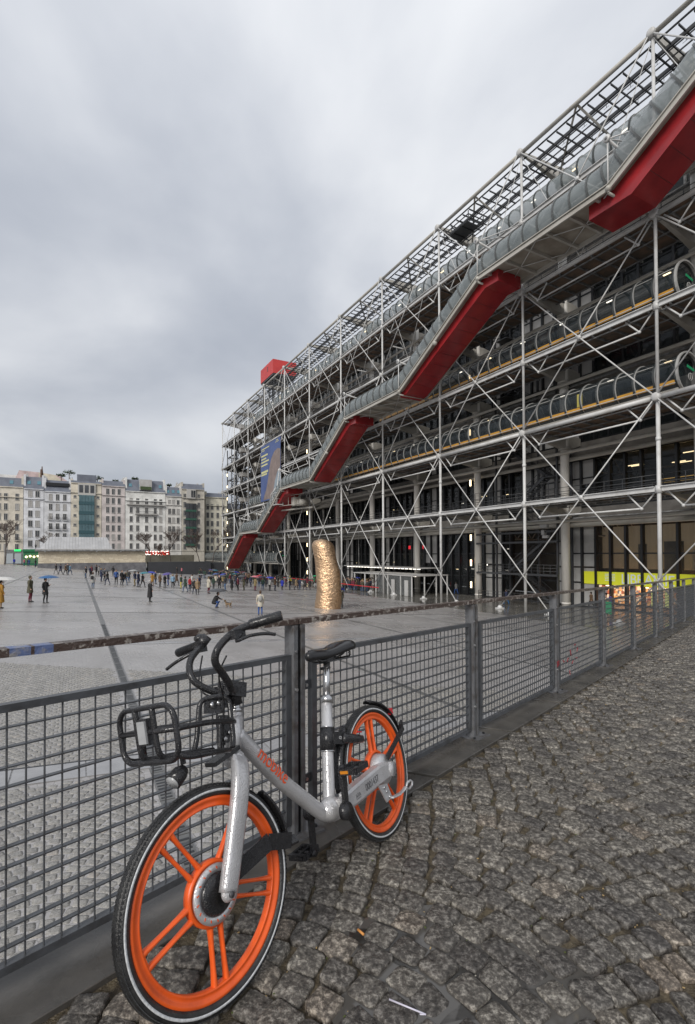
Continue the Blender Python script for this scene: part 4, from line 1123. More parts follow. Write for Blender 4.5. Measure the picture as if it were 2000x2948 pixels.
def corridor(n0, n1, z, glass='darkglass', stripe=True, ends=(True, False), pc=2.2, pale=True):
    b = MB(); k = 18; segs = int(round((n1-n0)*8))
    r = empty('corridor_tube', None, museum)
    zc = z+1.9
    for s_ in range(segs):
        a, c = n0+(n1-n0)*s_/segs, n0+(n1-n0)*(s_+1)/segs
        p1 = arc_pts(a, pc, zc, RT, -50, 230, k); p2 = arc_pts(c, pc, zc, RT, -50, 230, k)
        b.add(p1+p2, [(i, i+1, k+2+i, k+1+i) for i in range(k)], 0, True)
    b.build('glazing', M_[glass], r)
    for s_ in range(segs+1):
        n = n0+(n1-n0)*s_/segs
        place('hoop', hoopmesh, r, T(LP(n, pc, zc)))
        if pale: place('hoop_liner', hooppale, r, T(LP(n-.0095, pc, zc)))
    b = MB(); b.span(LP(n1, pc-1.02, zc-1.32), LP(n0, pc+1.02, zc-1.22)); b.build('tube_floor', M_['greysteel'], r)
    b = MB(); b.span(LP(n1, pc+1.25, zc-1.2), LP(n0, pc+1.30, zc+.3)); b.build('inner_screen', M_['inner'], r)
    for q in range(max(1, segs//3)):
        b = MB(); b.box(LP(n0+.1+q*3*(n1-n0)/segs, pc, zc+RT-.18), (.55,.12,.06)); b.build('tube_lamp', M_['lampwarm'] if q % 4 == 0 else M_['lampwhite'], r)
    if stripe:
        for s_ in range(segs):
            a, c = n0+(n1-n0)*s_/segs, n0+(n1-n0)*(s_+1)/segs
            b = MB(); b.span(LP(c-.010, pc-1.36, zc-.98), LP(a+.010, pc-1.30, zc-.66)); b.build('amber_strip', M_['yellow'], r)
    b = MB(); b.cyl(LP(n0, pc-1.5, zc-.95), LP(n1, pc-1.5, zc-.95), .045, 6); b.cyl(LP(n0, pc-1.25, zc+.85), LP(n1, pc-1.25, zc+.85), .03, 6)
    b.build('handrail', M_['hooppale'], r)
    b = MB(); b.bar(LP(n0, pc-1.06, zc-1.35), LP(n1, pc-1.06, zc-1.35), .16, .22); b.bar(LP(n0, pc+1.06, zc-1.35), LP(n1, pc+1.06, zc-1.35), .16, .22); b.build('edge_beam', OW, r)
    for e_, n in ((ends[0], n0), (ends[1], n1)):
        if e_: place('end_hoop', hoopend, r, T(LP(n+.012*(-1 if n == n0 else 1), pc, zc)))
    if ends[0]:
        # green mark and pictogram on the end pane
        b = MB(); pts = arc_pts(n0+.02, pc, zc, RT-.12, 0, 360, 24)[:-1]; b.add(pts, [tuple(range(24))]); b.build('end_pane', M_['darkglass'], r)
        if z < 25:
            b = MB(); b.box(LP(n0-.012, pc+.35, zc+.42), (.03,1.0,.20), Matrix.Rotation(R(-12),3,'X')); b.build('green_mark', M_['lampgreen'] if False else M_['signgreen'], r)
            b = MB(); pts = [LP(n0-.012, pc+.30+.28*math.cos(R(a)), zc-.25+.28*math.sin(R(a))) for a in range(0,360,20)]; b.tube(pts, .03, 5, closed=True); b.build('pictogram_ring', M_['hooppale'], r)
            b = MB(); b.box(LP(n0-.012, pc+.30, zc-.27), (.03,.10,.32)); b.ball(LP(n0-.012, pc+.30, zc-.04), .06, 8, 6); b.build('pictogram_figure', M_['hooppale'], r)
            b = MB(); b.box(LP(n0+.115, pc-1.36, zc-.25), (.32,.02,.42), Matrix.Rotation(R(0),3,'X')); b.build('warning_plate', mat('orange_plate', (.62,.25,.12), .5) if 'orange_plate' not in bpy.data.materials else bpy.data.materials['orange_plate'], r)
    return r
corridor(-.07, 5.18, LV[2]); corridor(-.07, 3.18, LV[3])
corridor(6.9, 8.15, LV[2], 'tubeglass', False, (True, True), pale=False)
corridor(-.94, 8.43, LV[5], 'tubeglass', False, (False, True), pale=False)
corridor(6.55, 12.3, -2.7, 'tubeglass', False, (True, False), pale=False)
b = MB(); b.box(LP(.57, 2.2-1.28, LV[2]+1.9), (.5,.04,1.15)); mpart(b, 'tall_yellow_notice', mat('yellow_notice', (.7,.60,.10), .5, emis=(.75,.62,.15), estr=.35))

# ------------------------------------------------------------------ escalator
M_['hoopgrey'] = mat('escalator_hoop_grey', (.085,.09,.09), .4)
esc = empty('escalator', None, museum)
KO = [(8.32,-3.45),(7.24,4.81),(6.26,4.92),(5.17,12.25),(4.14,12.25),(3.18,19.36),(2.12,19.36),(1.08,26.40),(.04,26.40),(-.94,33.4)]
PO, PI_ = -4.95, -.75
def off(i, dz):  # point i offset perpendicular-ish
    return (KO[i][0], KO[i][1]+dz)
def path_pts(k=9):
    pts = []
    for i, (n, z) in enumerate(KO):
        if 0 < i < len(KO)-1:
            a = KO[i-1]; c = KO[i+1]
            f1 = .09/max(abs(a[0]-n), .1); f2 = .09/max(abs(c[0]-n), .1)
            A_ = (n+(a[0]-n)*f1, z+(a[1]-z)*f1); C_ = (n+(c[0]-n)*f2, z+(c[1]-z)*f2)
            for t in (0, .33, .66, 1):
                q1 = (A_[0]+(n-A_[0])*t, A_[1]+(z-A_[1])*t); q2 = (n+(C_[0]-n)*t, z+(C_[1]-z)*t)
                pts.append((q1[0]+(q2[0]-q1[0])*t, q1[1]+(q2[1]-q1[1])*t))
        else: pts.append((n, z))
    return pts
PP = path_pts()
# resample the path every ~1.55 m for hoops
def resample(pts, step):
    out_ = [pts[0]]; acc = 0
    for a, c in zip(pts, pts[1:]):
        L = math.hypot((c[0]-a[0])*BAY, c[1]-a[1]); t = step-acc
        while t < L:
            out_.append((a[0]+(c[0]-a[0])*t/L, a[1]+(c[1]-a[1])*t/L)); t += step
        acc = (acc+L) % step if t-step < 0 or True else 0
        acc = L-(t-step)
    return out_
HP = resample(PP, 1.55)
ET, EP, EZ = 1.50, -3.40, 1.35
def sec_frame(pts, i):
    a = pts[max(i-1, 0)]; c = pts[min(i+1, len(pts)-1)]
    d = Vector((-BAY*(c[0]-a[0]), 0, c[1]-a[1])).normalized()
    up = d.cross(Vector((0,1,0))); up = up if up.z > 0 else -up
    return d, up
b = MB(); k = 16; prev = None; vs = []
fine = resample(PP, .775)
for i, (n, z) in enumerate(fine):
    d, up = sec_frame(fine, i); c = LP(n, EP, z)+up*EZ
    vs += [c+Vector((0,1,0))*ET*math.cos(R(-30+240*j/k))+up*ET*math.sin(R(-30+240*j/k)) for j in range(k+1)]
b.add(vs, [(i*(k+1)+j, i*(k+1)+j+1, (i+1)*(k+1)+j+1, (i+1)*(k+1)+j) for i in range(len(fine)-1) for j in range(k)], 0, True)
b.build('escalator_glazing', M_['tubeglass'], esc)
he = hoop_mesh(ET+.02, .07, .06, None, -40, 220).mesh('escalator_hoop', [M_['hoopgrey']])
for i, (n, z) in enumerate(HP):
    d, up = sec_frame(HP, i); c = LP(n, EP, z)+up*EZ
    place('escalator_hoop', he, esc, frame(c, d, (0,1,0), d.cross(Vector((0,1,0)))))
# edge beams, soffits, joists
for p_, nm in ((PO, 'outer_edge_beam'), (PI_, 'inner_edge_beam')):
    for a, c in zip(KO, KO[1:]):
        b = MB(); b.bar(LP(a[0], p_, a[1]), LP(c[0], p_, c[1]), .16, .34, up=(0,1,0) if False else (0,0,1)); b.bar(LP(a[0], p_-.10 if p_ == PO else p_+.1, a[1]+.24), LP(c[0], p_-.10 if p_ == PO else p_+.1, c[1]+.24), .20, .07)
        b.build(nm, OW, esc)
    for a in KO[1:-1]:
        b = MB(); b.ball(LP(a[0], p_, a[1]), .24, 8, 6); b.build('beam_joint', OW, esc)
for i in range(9):
    a, c = KO[i], KO[i+1]; b = MB()
    vs = [LP(a[0], PO+.1, a[1]+.15), LP(c[0], PO+.1, c[1]+.15), LP(c[0], PI_-.1, c[1]+.15), LP(a[0], PI_-.1, a[1]+.15)]
    b.add(vs+[v+Vector((0,0,.12)) for v in vs], [(0,1,2,3),(7,6,5,4),(0,4,5,1),(1,5,6,2),(2,6,7,3),(3,7,4,0)]); b.build('soffit_board', M_['soffit'], esc)
    # inner parapet behind the tube
    b = MB(); b.bar(LP(a[0], -1.6, a[1]+.9), LP(c[0], -1.6, c[1]+.9), .08, 1.3); b.build('inner_parapet', M_['hoop'], esc)
    if i % 2 == 1:
        for t in range(6):
            n = a[0]+(c[0]-a[0])*(t+.5)/6; z = a[1]+(c[1]-a[1])*(t+.5)/6
            b = MB(); b.span(LP(n-.008, PO+.1, z-.12), LP(n+.008, PI_-.1, z+.14)); b.build('cross_joist', OW, esc)
        b = MB(); b.cyl(LP(a[0], PO+.2, a[1]-.02), LP((a[0]+c[0])/2, PI_-.2, a[1]-.02), .04, 6); b.cyl(LP((a[0]+c[0])/2, PI_-.2, a[1]-.02), LP(c[0], PO+.2, c[1]-.02), .04, 6)
        b.cyl(LP(a[0], PI_-.2, a[1]-.06), LP((a[0]+c[0])/2, PO+.2, a[1]-.06), .04, 6); b.cyl(LP((a[0]+c[0])/2, PO+.2, a[1]-.06), LP(c[0], PI_-.2, c[1]-.06), .04, 6); b.build('wind_brace', W1, esc)
# red undersides of the flights
for i in range(0, 9, 2):
    a, c = KO[i], KO[i+1]
    L = math.hypot((a[0]-c[0])*BAY, c[1]-a[1]); dx = (a[0]-c[0])*BAY/L; dz = (c[1]-a[1])/L
    X = lambda n: -BAY*n
    o = .55
    bot = [(X(a[0])+dz*o*.0+.05, a[1]+.10), (X(a[0])+.62, a[1]-.30+.0), (X(c[0])+dz*o*1.25, c[1]-dx*o*1.55-.15), (X(c[0])+2.0, c[1]-.98), (X(c[0])+2.0, c[1]+.12), (X(c[0]), c[1]+.13)]
    if i == 8: bot = [(X(a[0])-2.0, a[1]+.12), (X(a[0])-2.0, a[1]-.95), (X(a[0])+1.3, a[1]-1.0)]+bot[2:]
    if i == 6: bot = [(X(a[0])-.6, a[1]+.12), (X(a[0])-.6, a[1]-.45)]+bot[1:]
    b = MB(); p0_, p1_ = PO+.62, PI_-.62
    b.prism(bot, lambda q: Vector((q[0], p0_, q[1]-GZ)), lambda q: Vector((q[0], p1_, q[1]-GZ)))
    b.build('red_underside', M_['red'], esc)
    b = MB()
    for j in range(1, 9):
        t = j/9; s1_, s2_ = bot[-5], bot[-4]; x = s1_[0]+(s2_[0]-s1_[0])*t; z = s1_[1]+(s2_[1]-s1_[1])*t
        b.span((x-.012, p0_-.004, z-GZ-.012), (x+.012, p1_+.004, z-GZ+.010))
    b.build('panel_seams', mat('red_seam', (.10,.008,.010), .5) if i == 0 else bpy.data.materials['red_seam'], esc)
    for n, z in ((a[0], a[1]-.05), (c[0], c[1]-.05)):
        b = MB(); b.cyl(LP(n, PO, z-.28), LP(n, PI_+.1, z-.28), .10, 8); b.cyl(LP(n, PO, z-.28), LP(n, PO, z+.3), .09, 8); b.cyl(LP(n, PI_+.1, z-.28), LP(n, 0, z-.2), .09, 8); b.build('support_bar', OW, esc)
    m_ = ((a[0]+c[0])/2, (a[1]+c[1])/2)
    b = MB(); b.ball(LP(m_[0], PO+.1, m_[1]-.15), .28, 10, 8); b.build('bearing', OW, esc)
# hangers: rod up from each knee to a disc carried on an arm from the front frame
for i in range(1, 9):
    n, z = KO[i]
    b = MB(); b.cyl(LP(n, PO-.05, z), LP(n, PO-.05, z+3.6), .055, 8); b.cyl(LP(n, PO-.05, z+3.6), LP(n, -.1, z+2.9+.0), .10, 8)
    b.cyl(LP(n, PO-.05, z+3.6), LP(n+.09, -.1, z+6.2), .05, 6); b.cyl(LP(n, PO-.05, z+3.6), LP(n-.09, -.1, z+6.2), .05, 6)
    b.build('hanger', W1, esc)
    b = MB(); b.cyl(LP(n, PO-.22, z+3.6), LP(n, PO-.08, z+3.6), .27, 14); b.cyl(LP(n, PO-.25, z+3.6), LP(n, PO-.06, z+3.6), .12, 10, 1); b.build('hanger_disc', [W1, M_['greysteel']], esc)

# ------------------------------------------------------------------ roof lattice over the tube
for n in range(NA, NB):
    for p_, z in ((1.5, 39.25), (3.4, 39.25)):
        b = MB(); b.bar(LP(n, p_, z), LP(n+1, p_, z), .16, .30); b.bar(LP(n, p_+.35, z+.0), LP(n+1, p_+.35, z+.0), .06, .10); mpart(b, 'gantry_rail', M_['darksteel'])
    b = MB(); b.bar(LP(n, .55, 39.55), LP(n+1, .55, 39.55), .10, .12); b.bar(LP(n, 2.5, 39.2), LP(n+1, 2.5, 39.2), .08, .10); b.bar(LP(n, 4.4, 39.3), LP(n+1, 4.4, 39.3), .08, .12); mpart(b, 'gantry_rail', M_['darksteel'])
    if n < 6:
        for j in range(12):
            a = n+(j+.5)/12
            b = MB(); b.bar(LP(a, .5, 39.32), LP(a, 4.5, 39.32), .10, .12); mpart(b, 'gantry_rung', M_['darksteel'])
            if j % 2 == 0:
                b = MB(); b.cyl(LP(a, 1.5, 39.3), LP(a, 1.5, 38.6), .02, 5); b.cyl(LP(a+.04, 3.4, 39.3), LP(a+.04, 3.4, 38.6), .02, 5); b.bar(LP(a-.02, 1.5, 38.6), LP(a+.02, 1.5, 38.6), .02, .02); mpart(b, 'hanger_wire', M_['darksteel'])
    else:
        b = MB()
        for j in range(12): b.bar(LP(n+(j+.5)/12, .5, 39.32), LP(n+(j+.5)/12, 4.5, 39.32), .10, .12)
        tag(mpart(b, 'gantry_rungs', M_['darksteel']), kind='stuff')
    # white stays in plan
    b = MB(); b.cyl(LP(n+.52, .1, 39.8), LP(n+1, 5.4, 38.9), .10, 8); mpart(b, 'plan_stay', OW)
    b = MB(); b.cyl(LP(n+.52, .1, 39.8), LP(n+.42, 5.6, 36.6), .10, 8); mpart(b, 'plan_stay', OW)
    b = MB(); b.cyl(LP(n, 0, 39.6), LP(n+.5, 0, 25.9), .03, 6); b.cyl(LP(n+1, 0, 39.6), LP(n+.5, 0, 25.9), .03, 6); mpart(b, 'thin_cable', W1)
# maintenance cradle hanging in the lattice
b = MB()
for z in (38.1, 38.7): 
    for p_ in (.3, 2.6): b.bar(LP(1.62, p_, z), LP(1.95, p_, z), .08, .10)
    for n in (1.62, 1.73, 1.84, 1.95): b.bar(LP(n, .3, z), LP(n, 2.6, z), .08, .10)
for n in (1.62, 1.84, 1.95):
    for p_ in (.3, 2.6): b.bar(LP(n, p_, 38.0), LP(n, p_, 39.1), .08, .08)
b.span(LP(1.9, .5, 38.15), LP(1.66, 2.4, 38.3)); mpart(b, 'maintenance_cradle', M_['darksteel'])

# roof plant box
b = MB(); b.span(LP(8.60, 6, 47.4), LP(7.83, 12.6, 51.05)); rb = mpart(b, 'red_roof_box', M_['redroof'])
b = MB(); b.span(LP(8.59, 6.1, 47.0), LP(7.84, 12.5, 47.38)); b.build('box_underside', M_['darksteel'], rb)
for n in (8.55, 8.2, 7.9):
    for p_ in (6.6, 9.2, 12):
        b = MB(); b.bar(LP(n, p_, 38), LP(n, p_, 47.2), .25, .25); b.bar(LP(n, p_, 40), LP(n-.15 if n > 8 else n+.15, p_, 47), .12, .12); b.build('box_leg', M_['darksteel'], rb)
b = MB(); b.bar(LP(8.5, 6.05, 49.2), LP(8.5, 6.05, 49.9), .1, .8) if False else b.span(LP(8.16, 5.95, 48.9), LP(8.13, 6.0, 50.2)); b.build('door_slot', M_['darksteel'], rb)
b = MB(); 
for k_ in range(7): b.bar(LP(8.55, 6.3+k_*.9, 46.4), LP(7.9, 6.3+k_*.9, 46.4), .1, .1); b.bar(LP(8.55, 6.3+k_*.9, 46.4), LP(7.9, 6.3+(6-k_)*.9, 43.0), .09, .09)
b.build('box_trusses', M_['darksteel'], rb)

# ------------------------------------------------------------------ dark open stairs
def stairs(n0, n1, p_, z0, z1, name='stair_flight'):
    b = MB(); k = 18
    for s_ in (-.5, .5):
        b.bar(LP(n0, p_+s_, z0), LP(n1, p_+s_, z1), .06, .28)
        b.bar(LP(n0, p_+s_, z0+1), LP(n1, p_+s_, z1+1), .05, .05); b.bar(LP(n0, p_+s_, z0+.55), LP(n1, p_+s_, z1+.55), .03, .03)
        for i in range(0, k+1, 3): b.bar(LP(n0+(n1-n0)*i/k, p_+s_, z0+(z1-z0)*i/k), LP(n0+(n1-n0)*i/k, p_+s_, z0+(z1-z0)*i/k+1), .03, .03)
    for i in range(k):
        t = (i+.5)/k; b.box(LP(n0+(n1-n0)*t, p_, z0+(z1-z0)*t), (.30,.98,.04))
    mpart(b, name, M_['darksteel'])
lv2 = [-5.7,-2.2,1.3,4.8,8.3,11.8,15.3,18.8,22.3,25.8]
for i in range(len(lv2)-1):
    a, c = (1.22, 1.62) if i % 2 == 0 else (1.62, 1.22)
    stairs(a, c, 6.7 if i % 2 else 7.8, lv2[i], lv2[i+1])
    b = MB(); b.span(LP(1.75 if i % 2 == 0 else 1.22, 6.1, lv2[i+1]-.08), LP(1.62 if i % 2 == 0 else 1.08, 8.4, lv2[i+1])); mpart(b, 'stair_landing', M_['darksteel'])
for n in (1.08, 1.42, 1.76):
    for p_ in (6.1, 8.4):
        b = MB(); b.bar(LP(n, p_, -5.7), LP(n, p_, 25.8), .2, .2); mpart(b, 'stair_post', M_['darksteel'])
for z in (-2.4, 1.2, 2.3):
    b = MB(); b.bar(LP(1.05, 5.5, z), LP(1.98, 5.5, z), .14, .22); mpart(b, 'steel_crossbeam', M_['darksteel'])
for z in (-5.6,-2.3):
    railing(1.05, 1.95, 5.4, z, 1.0, 'stair_railing', .8)
railing(1.05, 1.98, 5.3, 4.9, 2.6, 'tall_mesh_railing', .8)
for n in (1.72,):
    b = MB(); b.box(LP(1.18, 5.6, 2.9), (.9,.4,.35)); b.box(LP(1.18, 5.5, 2.2), (.35,.4,.5)); b.box(LP(1.16, 5.5, 1.75), (.7,.3,.3)); mpart(b, 'plant_fittings', M_['panel'])
# escape stair tower at the far end
zz = [-5.7+3.5*i for i in range(12)]
for i in range(11):
    a, c = (9.35, 9.85) if i % 2 == 0 else (9.85, 9.35)
    for pp_ in (2.2, 4.6): stairs(a, c, pp_ if i % 2 else pp_+1.1, zz[i], zz[i+1])
    b = MB(); b.span(LP(9.97, 1.4, zz[i+1]-.1), LP(9.2, 1.9, zz[i+1])); b.span(LP(9.97, 6, zz[i+1]-.1), LP(9.2, 6.6, zz[i+1])); b.span(LP(9.97, 1.4, zz[i+1]-.1), LP(9.88, 6.6, zz[i+1])); mpart(b, 'stair_landing', M_['darksteel'])
for n in (9.2, 9.6, 9.97):
    for p_ in (1.4, 4, 6.6):
        b = MB(); b.bar(LP(n, p_, -5.7), LP(n, p_, 31.6), .22, .22); mpart(b, 'stair_post', M_['darksteel'])
for i in range(10):
    b = MB(); b.bar(LP(9.2, 1.35, zz[i]), LP(9.97, 1.35, zz[i+1]), .09, .09); b.bar(LP(9.97, 1.3, zz[i]), LP(9.97, 6.6, zz[i+1]), .09, .09); mpart(b, 'stair_brace', M_['darksteel'])
for z in (37.1, 30.4, 23.4, 16.2, 9.2):
    b = MB(); c = LP(9.12, 3, z-.6); b.prism([(-.9,-.55),(.9,-.55),(1.15,.55),(-1.15,.55)], lambda q: c+Vector((-.9, q[0], q[1])), lambda q: c+Vector((.9, q[0], q[1]))); mpart(b, 'air_hopper', M_['panel'])
# long thin jib at the far end of the roof
b = MB(); b.cyl(LP(10, 0, 39.8), LP(9.9, 7, 38.4), .12, 8, r2=.35); mpart(b, 'end_outrigger', OW)
# hanging exhibition banner
bn = MB()
tl, tr_, bl_, br_ = LP(7.10, -.5, 25.3), LP(6.09, -.5, 25.3), LP(7.10, -.5, 12.3), LP(6.09, -.5, 12.3)
M_['banner'] = mat('blue_banner_cloth', (.045,.075,.20), .6, col2=(.065,.10,.24), scale=.4)
bn.add([tl+Vector((0,-.02,0)), tr_+Vector((0,-.02,0)), br_+Vector((0,-.02,0)), bl_+Vector((0,-.02,0)), tl+Vector((0,.02,0)), tr_+Vector((0,.02,0)), br_+Vector((0,.02,0)), bl_+Vector((0,.02,0))], [(0,3,2,1),(4,5,6,7),(0,1,5,4),(1,2,6,5),(2,3,7,6),(3,0,4,7)])
ban = mpart(bn, 'exhibition_banner', M_['banner'])
BXf = lambda x, z, d=.03: LP(7.10-1.01*x, -.5-d, 12.3+13*z)
b = MB(); poly = [(.99,.02),(.99,.80),(.86,.83),(.70,.80),(.55,.70),(.46,.55),(.40,.38),(.30,.20),(.20,.10),(.14,.02)]
b.add([BXf(x, z) for x, z in poly], [tuple(range(len(poly)))]); b.build('banner_print', mat('banner_brown', (.16,.125,.115), .6, col2=(.22,.17,.155), scale=.8), ban)
b = MB(); poly = [(.99,.06),(.99,.50),(.86,.44),(.74,.30),(.66,.12),(.62,.04)]
b.add([BXf(x, z, .04) for x, z in poly], [tuple(range(len(poly)))]); b.build('banner_print', mat('banner_pale', (.25,.30,.34), .6, col2=(.19,.23,.27), scale=.9), ban)
my = mat('banner_yellow', (.50,.49,.25), .6)
for (x0, z0, wd, h) in ((.04,.93,.42,.018),(.04,.90,.18,.012),(.04,.80,.34,.03),(.04,.745,.26,.025),(.04,.69,.40,.028),(.04,.63,.33,.028),(.04,.50,.36,.04),(.04,.46,.30,.03),(.80,.965,.10,.012),(.76,.94,.18,.008)):
    b = MB(); b.add([BXf(x0, z0, .05), BXf(x0+wd, z0, .05), BXf(x0+wd, z0+h, .05), BXf(x0, z0+h, .05)], [(0,1,2,3)]); b.build('banner_line', my, ban)

# window-cleaning cradle and its boom beside the escalator
b = MB(); c0 = (5.42, -4.6, 9.6)
def gb(n, p_, z): return LP(5.62-n/BAY, -4.9+p_, 9.6+z)
for z in (0, 1.1, 2.3):
    for p_ in (0, 1.3): b.bar(gb(0,p_,z), gb(3.4,p_,z), .07, .07)
    for n in (0, 3.4): b.bar(gb(n,0,z), gb(n,1.3,z), .07, .07)
for n in (0, .85, 1.7, 2.55, 3.4):
    for p_ in (0, 1.3): b.bar(gb(n,p_,0), gb(n,p_,2.3), .06, .06)
    b.bar(gb(n,0,0), gb(n,1.3,0), .06, .06)
b.span(gb(0,.05,.02), gb(3.4,1.25,.10))
for n in (0, .5): b.cyl(gb(n,0,2.3), gb(n+1.4,.6,3.6), .06, 6)
b.cyl(gb(-1.0,2.2,7.5), gb(2.0,.6,3.6), .10, 8); b.cyl(gb(-1.0,2.2,7.5), gb(4.2,3.0,5.2), .09, 8)
b.ball(gb(-1.0,2.2,7.5), .28, 8, 6)
mpart(b, 'cleaning_cradle', W1)
b = MB()
for z in (-.2, 1.6):
    for p_ in (4.6,): b.bar(gb(-1.0,0.2,z), gb(9.5,3.0,z), .09, .09)
b.bar(gb(-.5,1.8,-.9), gb(10,4.6,-.9), .3, .25)
for n in range(6): b.bar(gb(n*1.7,.2+n*.5,-.2), gb(n*1.7,.2+n*.5,1.6), .06, .06)
for n in (7.2, 8.4): b.cyl(gb(n,2.6,.1), gb(n,4.2,.1), .62, 12)
b.span(gb(5.4,2.2,-.4), gb(6.9,3.4,1.2)); mpart(b, 'cradle_track', OW)

# ------------------------------------------------------------------ glazed entrance pavilion and long canopy
ent = empty('entrance_pavilion', FM @ T(LP(3.1, 2, -5.74)))
tag(ent, 'low glass entrance pavilion with flat lit roof behind the queue barrier', 'pavilion')
EI = T(-LP(3.1, 2, -5.74))
def ep(b, name, m): return b.build(name, m, ent, EI)
b = MB(); b.span(LP(3.72, 0.2, -3.05), LP(2.47, 6.2, -2.93)); ep(b, 'flat_roof', M_['panel'])
for n in (3.7, 3.45, 3.2, 2.95, 2.7, 2.5):
    b = MB(); b.bar(LP(n, .3, -5.74), LP(n, .3, -3.05), .14, .14); ep(b, 'post', W1)
for p_ in (2.2, 4.2, 6.1):
    b = MB(); b.bar(LP(2.48, p_, -5.74), LP(2.48, p_, -3.05), .12, .12); ep(b, 'post', W1)
M_['clearglass'] = mat('clear_glass', (.20,.21,.21), .06, alpha=.30)
for n in (2.5, 2.7, 2.95):
    b = MB(); b.span(LP(n+.22, .28, -5.7), LP(n+.02, .32, -3.1)); ep(b, 'glass_pane', M_['clearglass'])
for n in (2.58, 2.83):
    b = MB(); b.span(LP(n+.03, .1, -5.72), LP(n-.03, .2, -3.6)); ep(b, 'door_leaf', M_['panel'])
for q in range(13):
    b = MB(); b.box(LP(2.55+q*.09, 1.2+(q % 2)*2.2, -3.1), (.75,.12,.05)); ep(b, 'roof_lamp', M_['lampwhite'])
can = empty('canopy', FM @ T(LP(3.3, 6, -2.0)))
tag(can, 'long thin flat canopy with a strip of lights above the entrance queue', 'canopy')
b = MB(); b.span(LP(4.55, 4.2, -2.2), LP(2.75, 8.2, -2.08)); b.build('canopy_roof', M_['panel'], can, T(-LP(3.3, 6, -2.0)))
for q in range(22):
    b = MB(); b.box(LP(2.8+q*.078, 4.35, -2.28), (.62,.14,.06)); b.build('canopy_lamp', M_['lampwhite'], can, T(-LP(3.3, 6, -2.0)))
for n in (4.5, 4.15, 3.75, 3.3, 2.9):
    b = MB(); b.cyl(LP(n, 4.4, -2.1), LP(n, 4.4, 4.0), .03, 5); b.build('hanger_rod', W1, can, T(-LP(3.3, 6, -2.0)))
# queue barrier: red tape on posts
bar_ = empty('queue_barrier', FM @ T(LP(4, -1.2, -5.74))); tag(bar_, 'red tape queue barrier on thin posts in front of the entrance crowd', 'barrier')
BI = T(-LP(4, -1.2, -5.74))
for i in range(17):
    n = 2.95+i*.18
    b = MB(); b.cyl(LP(n, -1.2, -5.74), LP(n, -1.2, -4.75), .03, 6); b.cyl(LP(n, -1.2, -5.74), LP(n, -1.2, -5.70), .16, 8); b.build('barrier_post', M_['greysteel'], bar_, BI)
    if i < 16:
        b = MB(); b.span(LP(n+.178, -1.21, -4.88), LP(n+.002, -1.19, -4.76)); b.build('barrier_tape', mat('red_tape', (.5,.02,.03), .5) if i == 0 else bpy.data.materials['red_tape'], bar_, BI)

# green information sign and yellow posters near the bookshop
sg = MB(); sg.span(LP(.30, -1.0, -4.95), LP(.255, -.97, -3.95)); sg.span(LP(.298, -.99, -5.7), LP(.29, -.98, -4.9), 1)
o = sg.build('notice_board', [M_['signgreen'], M_['greysteel']], None, FM @ T((0,0,0))); tag(o, 'small green notice board beside the bookshop window', 'sign')
b = MB(); b.span(LP(.43, PG-.35, -5.0), LP(.395, PG-.33, -3.7)); b.span(LP(.335, PG-.35, -5.0), LP(.30, PG-.33, -3.6))
mpart(b, 'window_posters', mat('yellow_poster', (.75,.78,.2), .5, emis=(.8,.85,.3), estr=.5))
# ------------------------------------------------------------------ houses across the far end (front plane 155 m along the facade)
EB = 155.0
SH = 28                       # metres of depth
M_['zinc'] = mat('zinc_roof', (.15,.165,.20), .45, col2=(.11,.12,.15), scale=.6)
M_['wpane'] = mat('house_window_glass', (.035,.038,.042), .2, col2=(.08,.085,.095), scale=.25)
M_['wframe'] = mat('window_frame_white', (.42,.41,.39), .6)
M_['blind'] = mat('window_blind', (.34,.33,.32), .7)
M_['balcony'] = mat('balcony_iron', (.07,.07,.07), .5)
M_['skylight'] = mat('sky_window', (.10,.22,.27), .1)
M_['plantgreen'] = mat('roof_shrub_leaves', (.035,.06,.02), .7, col2=(.06,.09,.035), scale=2)
M_['stonework'] = mat('pale_stone', (.42,.36,.26), .75, col2=(.33,.28,.20), scale=.8)
rnd = random.Random(77)
def wmesh(w, h, blind=False, deep=.18):
    b = MB(); f = .09
    b.span((0,-w/2,0),(.10,-w/2+f,h),0); b.span((0,w/2-f,0),(.10,w/2,h),0); b.span((0,-w/2+f,h-f),(.10,w/2-f,h),0); b.span((0,-w/2-.08,-.12),(.16,w/2+.08,0),0)
    b.span((0,-.035,0),(.08,.035,h-f),0); b.span((-.02,-w/2+f,0),(.03,w/2-f,h-f),1)
    return b.mesh('window', [M_['wframe'], M_['wpane'] if not blind else M_['blind']])
wcache = {}
